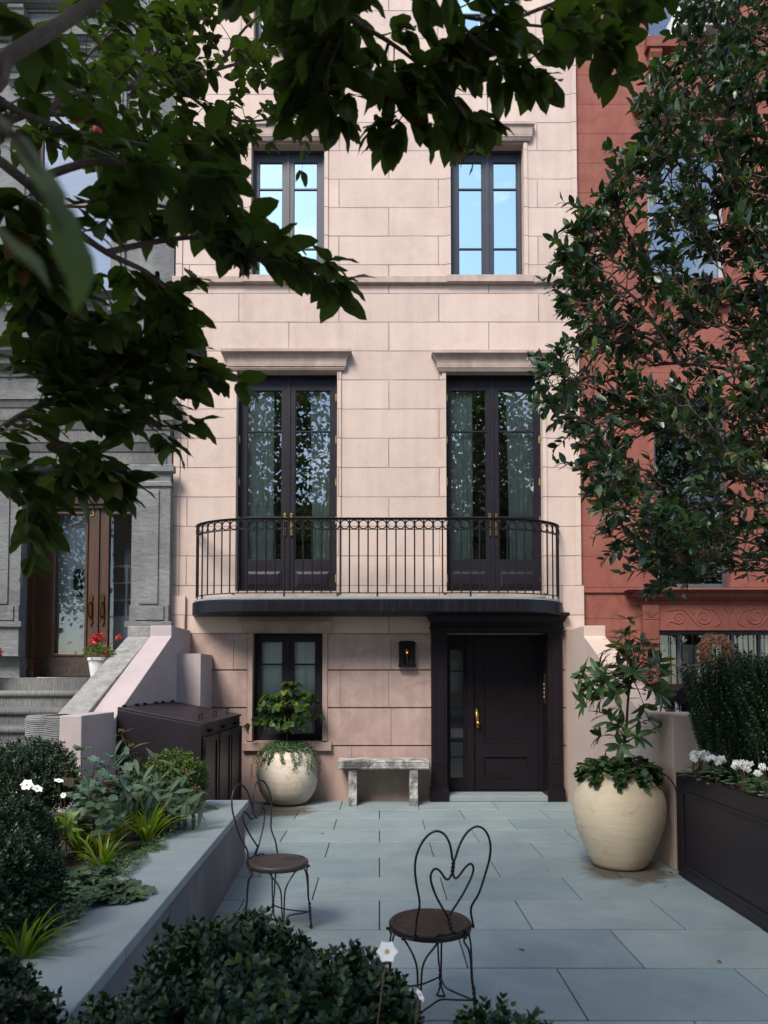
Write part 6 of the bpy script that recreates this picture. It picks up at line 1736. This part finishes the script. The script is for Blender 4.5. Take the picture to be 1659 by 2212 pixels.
for k, (px, py) in enumerate(((1560,20),(1500,120),(1590,210),(1480,300),(1560,400),(1440,470),(1540,560),(1400,620),(1520,700),(1400,790),(1530,860),(1400,930),(1520,1010),(1450,1090),(1540,1160),(1620,100),(1640,330),(1640,520),(1640,760),(1630,980))):
    holly_limb(px, py, random.uniform(4.6,5.6), 1.2, .016)
for py in list(range(-60, 1270, 15)):
    x = bx_at(py)
    holly_limb(x+random.uniform(0,55), py+random.uniform(-10,10), random.uniform(4.3,5.3), .9)
for k in range(230):
    py = random.uniform(-120, 1215); x = bx_at(max(-60, py)); u = random.random()**.8
    holly_limb(x+50+u*(1780-x-50), py, random.uniform(4.2,6.0), .85)
for k in range(120):                     # the rest of the crown, round the trunk and beyond the frame
    a = random.uniform(-1.9, 1.9); r = random.uniform(.5, 1.75); z = random.uniform(2.0, 7.4)
    e = Vector((4.0+r*math.cos(a), 5.1+r*math.sin(a)*.9, z)); b = min(trunk_pts, key=lambda q: abs(q.z-(z-.4)))
    pts = curve_stem(b, e, .08, 10, Vector((0, random.gauss(0,.1), 0))); HB.tube(pts, [.012*(1-.8*i/10)+.0012 for i in range(11)], 5, cap=False)
    for j in range(9):
        i = random.randint(2, 9); ax = (pts[i+1]-pts[i]).normalized(); o_ = Vector((random.gauss(0,1),random.gauss(0,1),random.gauss(0,.7))).normalized()
        holly_twig(pts[i], pts[i]+(ax*.8+o_*.7+Vector((0,0,.2))).normalized()*random.uniform(.15,.28), 9)
P_a, D_a, N_a, Z_a = map(np.array, (P_, D_, N_, Z_))
HL.add(T_hol, P_a, D_a, N_a, Z_a); HL.build('crown', m_holly, ht)
HB.build('limbs', M['bark'], ht); HS.build('twigs', M['twig'], ht)
bm_ = MB()
for q in bers: bm_.ball(q, .0048, 6, 4)
bm_.build('berries', m_ber, ht)
print('holly leaves', len(P_))

# ================================================================== DOGWOOD (left and overhead)
dt = thing('dogwood_tree', 'dark-leaved dogwood hanging over the top left of the view', 'tree', (-1.95, 1.2, .48))
tk = MB(); tp = smooth_pts([(-1.95,1.2,.48), (-1.95,1.2,1.2), (-1.92,1.25,2.0), (-1.85,1.2,2.8), (-1.7,1.1,3.5), (-1.4,1.0,4.2)], 5)
tk.tube(tp, [.075*(1-.6*i/(len(tp)-1)) for i in range(len(tp))], 12); tk.build('trunk', M['bark'], dt)
DL, DB = Leaves(), MB()
T_dog = leaf_t(.58, 5, .09, .30, wave=.03)
dp, dd2, dn, dz2 = [], [], [], []
def dog_leaf(p, d, size):
    d = Vector(d); dp.append(tuple(p)); dd2.append(tuple(d)); dn.append((random.gauss(0,.35), random.gauss(0,.35)-.12, 1)); dz2.append(size*random.uniform(.75,1.15))
def dog_twig(b, d, ln_, size, pairs=3, droop=.35, r=.0022):
    b = Vector(b); d = Vector(d).normalized(); pts = [b.copy()]; cur = b.copy()
    for k in range(6):
        d = (d+Vector((random.gauss(0,.09),random.gauss(0,.09),.02))).normalized(); cur = cur+d*ln_/6; pts.append(cur.copy())
    DB.tube(pts, [r*(1-.1*i) for i in range(7)], 5, cap=False)
    sd = d.cross(Vector((0,0,1))); sd = sd.normalized() if sd.length > .1 else Vector((1,0,0))
    for j in range(pairs):
        p = pts[2+int(4*j/pairs)]
        for s in (-1,1): dog_leaf(p, sd*s*.8+d*.6+Vector((0,0,-droop*random.uniform(-.4,1.4))), size*.9)
    for k in range(4):
        a = k*1.57+random.random(); u = sd; v = u.cross(d); dog_leaf(pts[-1], d*.65+u*math.cos(a)*.9+v*math.sin(a)*.5+Vector((0,0,-droop*random.uniform(-.2,1.3))), size)
def limb(pts, r0, r1, tw, ln_=.20, size=.075, start=.15, pairs=3, droop=.35, link=True, flat=.35, thick=1):
    pts = [Vector(p) for p in pts]
    if link:
        q = min(tp, key=lambda t_: (t_-pts[0]).length); pts = [q, q.lerp(pts[0], .5)+Vector((0,0,.03))] + pts
    sp_ = smooth_pts(pts, 6); n = len(sp_); DB.tube(sp_, [r0+(r1-r0)*i/(n-1) for i in range(n)], 8, cap=False)
    for j in range(tw):
        tt = start+(1-start)*(j+random.random())/tw; i = min(n-2, int(tt*(n-1))); p = sp_[i].lerp(sp_[i+1], random.random()); ax = (sp_[i+1]-sp_[i]).normalized()
        o_ = Vector((random.gauss(0,1),random.gauss(0,1),random.gauss(0,flat))).normalized()
        dog_twig(p, ax*.55+o_, ln_*random.uniform(.6,1.3), size, pairs, droop)
    dog_twig(sp_[-1], (sp_[-1]-sp_[-3]), ln_*.6, size, pairs, droop)
def WP(*a): return [W(px, py, y) for px, py, y in a]
# A: thick blurred bough, top left
limb(WP((-90,190,1.15),(20,120,1.15),(150,40,1.2),(270,-50,1.25),(400,-160,1.3)), .016, .009, 5, .14, .085)
# B: long branch crossing the grey house, small far leaves
limb(WP((-120,260,2.5),(80,238,2.6),(150,205,2.7),(280,190,2.9),(380,175,3.1),(470,150,3.3),(560,120,3.5),(650,70,3.7)), .019, .004, 32, .26, .080, start=.18, pairs=3)
limb(WP((280,190,2.9),(330,120,3.1),(400,60,3.2),(440,-20,3.3)), .008, .003, 18, .24, .085, link=False)
limb(WP((380,175,3.1),(440,230,3.3),(520,260,3.5),(600,255,3.7),(690,235,3.9)), .008, .003, 20, .24, .075, link=False)
limb(WP((200,215,2.8),(300,260,3.2),(400,285,3.4),(480,295,3.5)), .008, .003, 16, .24, .075, link=False)
limb(WP((150,205,2.7),(190,120,2.9),(260,60,3.0),(330,20,3.2)), .008, .003, 16, .22, .085, link=False)
limb(WP((470,150,3.3),(530,60,3.4),(600,10,3.5),(690,-30,3.6)), .007, .003, 16, .22, .082, link=False)
limb(WP((100,230,2.6),(180,300,2.9),(300,340,3.1),(390,370,3.3)), .007, .003, 18, .22, .085, link=False)
# C: big near leaves at left, middle height
limb(WP((-100,300,1.5),(40,380,1.5),(130,470,1.6),(230,545,1.7),(320,590,1.8),(370,640,1.9)), .016, .004, 9, .14, .092, start=.15)
limb(WP((60,395,1.5),(200,350,1.45),(330,360,1.5),(400,380,1.55),(440,385,1.6)), .009, .003, 6, .11, .092, link=False)
limb(WP((230,545,1.7),(350,520,1.8),(440,515,1.85),(540,550,1.9),(610,580,1.95),(690,600,2.0)), .008, .0022, 12, .12, .092, link=False, flat=.2, droop=.15, pairs=2)
limb(WP((-60,200,1.35),(60,250,1.4),(180,290,1.5),(300,310,1.6),(400,330,1.7)), .010, .003, 5, .12, .088)
limb(WP((200,440,1.6),(320,440,1.7),(400,460,1.8),(450,470,1.8)), .006, .003, 5, .13, .085, link=False)
limb(WP((340,590,1.8),(340,630,1.9),(320,690,1.95),(300,740,2.0)), .006, .003, 7, .11, .08, link=False)
limb(WP((130,470,1.6),(120,560,1.7),(160,640,1.8),(140,700,1.85)), .007, .003, 12, .14, .085, link=False)
limb(WP((-80,480,1.6),(10,560,1.7),(60,610,1.75),(80,640,1.8)), .007, .003, 8, .13, .085)
# D: lower-left spray over the brownstone door
limb(WP((-160,1000,1.9),(40,900,1.95),(150,845,2.0),(260,805,2.1),(330,790,2.15),(390,795,2.2)), .013, .003, 25, .18, .092, start=.28, flat=.25, droop=.1)
limb(WP((40,900,1.95),(150,900,2.05),(240,890,2.1),(300,905,2.2),(330,925,2.25)), .007, .003, 12, .15, .092, link=False, flat=.25, droop=.1)
limb(WP((40,900,1.95),(120,960,2.0),(170,1000,2.05),(215,1035,2.1)), .007, .003, 10, .15, .095, link=False, droop=.25)
limb(WP((-100,1010,1.8),(0,1020,1.9),(40,1060,1.95),(60,1090,2.0)), .007, .003, 9, .14, .09, droop=.5)
limb(WP((150,845,2.0),(210,780,2.1),(280,750,2.15),(340,740,2.2)), .006, .003, 12, .14, .095, link=False, flat=.3)
limb(WP((100,870,2.0),(100,790,2.0),(130,730,2.1)), .006, .003, 7, .13, .09, link=False)
# E: overhead sprays hanging in from the top, right of centre
limb(WP((560,-160,1.6),(680,-40,1.75),(760,40,1.8),(840,90,1.85),(900,135,1.9),(955,190,1.95),(1010,240,2.0)), .010, .0025, 16, .13, .086, start=.1, flat=.35, link=True, droop=.45)
limb(WP((760,40,1.8),(720,120,1.85),(700,180,1.9),(710,215,1.95)), .005, .0025, 9, .12, .088, link=False, droop=.45)
limb(WP((700,-120,1.5),(860,-20,1.7),(980,30,1.8),(1090,50,1.85),(1190,60,1.9),(1280,90,1.95)), .008, .0025, 13, .13, .088, start=.1, link=True, droop=.5)
limb(WP((980,30,1.8),(1030,90,1.85),(1095,130,1.9),(1130,155,1.95)), .005, .0025, 8, .12, .09, link=False, droop=.5)
limb(WP((840,90,1.85),(825,160,1.9),(850,215,1.95),(885,250,1.95)), .005, .0025, 7, .12, .088, link=False, droop=.5)
limb(WP((1090,50,1.85),(1250,-10,1.9),(1370,-20,1.95),(1400,-30,2.0)), .005, .0025, 7, .11, .095, link=False, droop=.3)
limb(WP((640,-60,1.8),(640,20,1.85),(660,80,1.9)), .005, .0025, 9, .13, .085, link=False, droop=.7)
# F: boughs out of view overhead, shading the beds
for k in range(5):
    a = R(-60+34*k+random.uniform(-5,5)); ln2 = random.uniform(1.8,3.2); z = 3.9+.12*k % 1.2
    b = Vector((-1.6,1.0,3.4)); e = b+Vector((math.cos(a)*ln2, math.sin(a)*ln2*.55-.5, .9+random.random()*.5))
    limb([b, b.lerp(e,.5)+Vector((0,0,.25)), e], .02, .004, 34, .32, .10, link=False)
# very near, badly out-of-focus hanging leaves at far left
for px, py, yy, d, sz in ((-15,255,.33,(.85,.02,-.8),.060),(95,400,.34,(.55,.0,-1),.062),(-60,470,.36,(.9,.1,-.45),.05)):
    p = W(px, py, yy); dp.append(tuple(p)); dd2.append(d); dn.append((.75,-.25,.55)); dz2.append(sz)
DB.tube(smooth_pts([(-1.85,1.2,2.8), (-1.1,.7,2.5), tuple(W(-260,200,.36)), tuple(W(-15,255,.33)), tuple(W(95,400,.34))], 6), .003, 6, cap=False)
DL.add(T_dog, np.array(dp), np.array(dd2), np.array(dn), np.array(dz2)); DL.build('crown', m_dog, dt, smooth=True)
DB.build('branches', M['bark'], dt)
fr_ = W(210, 281, 2.62)
ff = MB(); ff.ball(fr_, .017, 14, 9, 1.2); ff.tube([fr_+Vector((0,0,.015)), fr_+Vector((-.01,0,.06))], .0015, 5)
ff.build('fruit', plain('pink_red_dogwood_fruit', (.35,.03,.03), (.45,.07,.05), 40, .6), dt, smooth=True)
print('dogwood leaves', len(dp))

# ================================================================== ACROSS THE STREET (seen in the window glass)
def far_house(x0, x1, h, mat, label):
    t = thing('row_house', label, 'house', ((x0+x1)/2, -22, 0), group='row houses across the street'); y = -22
    ops_ = []
    for f_ in range(int(h//3.3)):
        for k in range(3):
            a = x0+(x1-x0)*(k+.5)/3-.5; ops_.append((a, a+1.0, .9+f_*3.3, 2.9+f_*3.3))
    mb = MB(); mb.wall(x0+.01, x1-.01, 0, h, y, y-.25, ops_); mb.box(x0+.01, x1-.01, y-8, y-.3, 0, h-.1)
    mb.v = [tuple(v_) for v_ in mb.v]
    mb.build('wall', mat, t); mb = MB(); mb.box(x0+.02, x1-.02, y+.001, y+.45, h-.6, h-.05); mb.build('cornice', M['dark'], t)
    for a, b, c, d in ops_:
        mb = MB(); mb.box(a+.01, b-.01, y-.24, y-.2, c+.01, d-.01); mb.build('window', M['white'], t)
hm = plain('far_brown_brick', (.16,.075,.05), (.12,.06,.045), 3, .9); hm2 = plain('far_tan_stone', (.34,.27,.20), (.28,.22,.17), 3, .9)
for k, (h, lab) in enumerate(((13,'tall brown brick row house'),(12,'tan stone row house'),(13.5,'highest brown brick row house'),(12.5,'light tan row house'),(13,'plain brown row house'))):
    far_house(-16+6.4*k, -16+6.4*(k+1), h, hm if k % 2 == 0 else hm2, lab + ' across the street')
m_st = leaf_mat('street_tree_leaf', (.03,.055,.012), (.06,.10,.02), (.14,.14,.03), rough=.5, trans=.35)
def street_tree(label, x, y, h, rad, n):
    t = thing('street_tree', label, 'tree', (x, y, 0), group='street trees behind the viewer'); tk = MB()
    tk.tube(smooth_pts([(x,y,0),(x+.1,y,h*.3),(x-.1,y+.1,h*.55),(x,y,h*.85)], 5), [.2*(1-.8*i/15)+.01 for i in range(16)], 10)
    for k in range(12):
        a = k*2.4; z = h*(.35+.04*k); tk.tube(curve_stem((x,y,z), (x+math.cos(a)*rad*.8, y+math.sin(a)*rad*.8, z+rad*.5), .2, 6), [.06,.05,.04,.035,.03,.02,.01], 6, cap=False)
    tk.build('trunk', M['bark'], t)
    cl = 26; cs = runit(cl)*np.array([rad*.75, rad*.75, h*.32])*rng.uniform(.5,1,(cl,1)) + np.array([x, y, h*.60])
    i = rng.integers(0, cl, n); P2 = cs[i]+rng.normal(size=(n,3))*rad*.22; L2 = Leaves(); L2.add(T_small, P2, rng.normal(size=(n,3)), rng.normal(size=(n,3))+np.array([0,0,1]), rng.uniform(.16,.30,n)); L2.build('crown', m_st, t)
street_tree('leafy street tree reflected in the left French door', -4.4, -5.4, 15.5, 3.7, 11000)
street_tree('leafy street tree reflected in the right French door', 3.2, -5.6, 15.5, 3.8, 11000)
street_tree('farther street tree across the road, behind the viewer', -.5, -15, 15, 4.2, 9000)
street_tree('street tree up the block to the right, behind the viewer', 11, -5.2, 13, 3.2, 7000)
street_tree('street tree down the block to the left, behind the viewer', -12.5, -5.2, 13, 3.2, 7000)
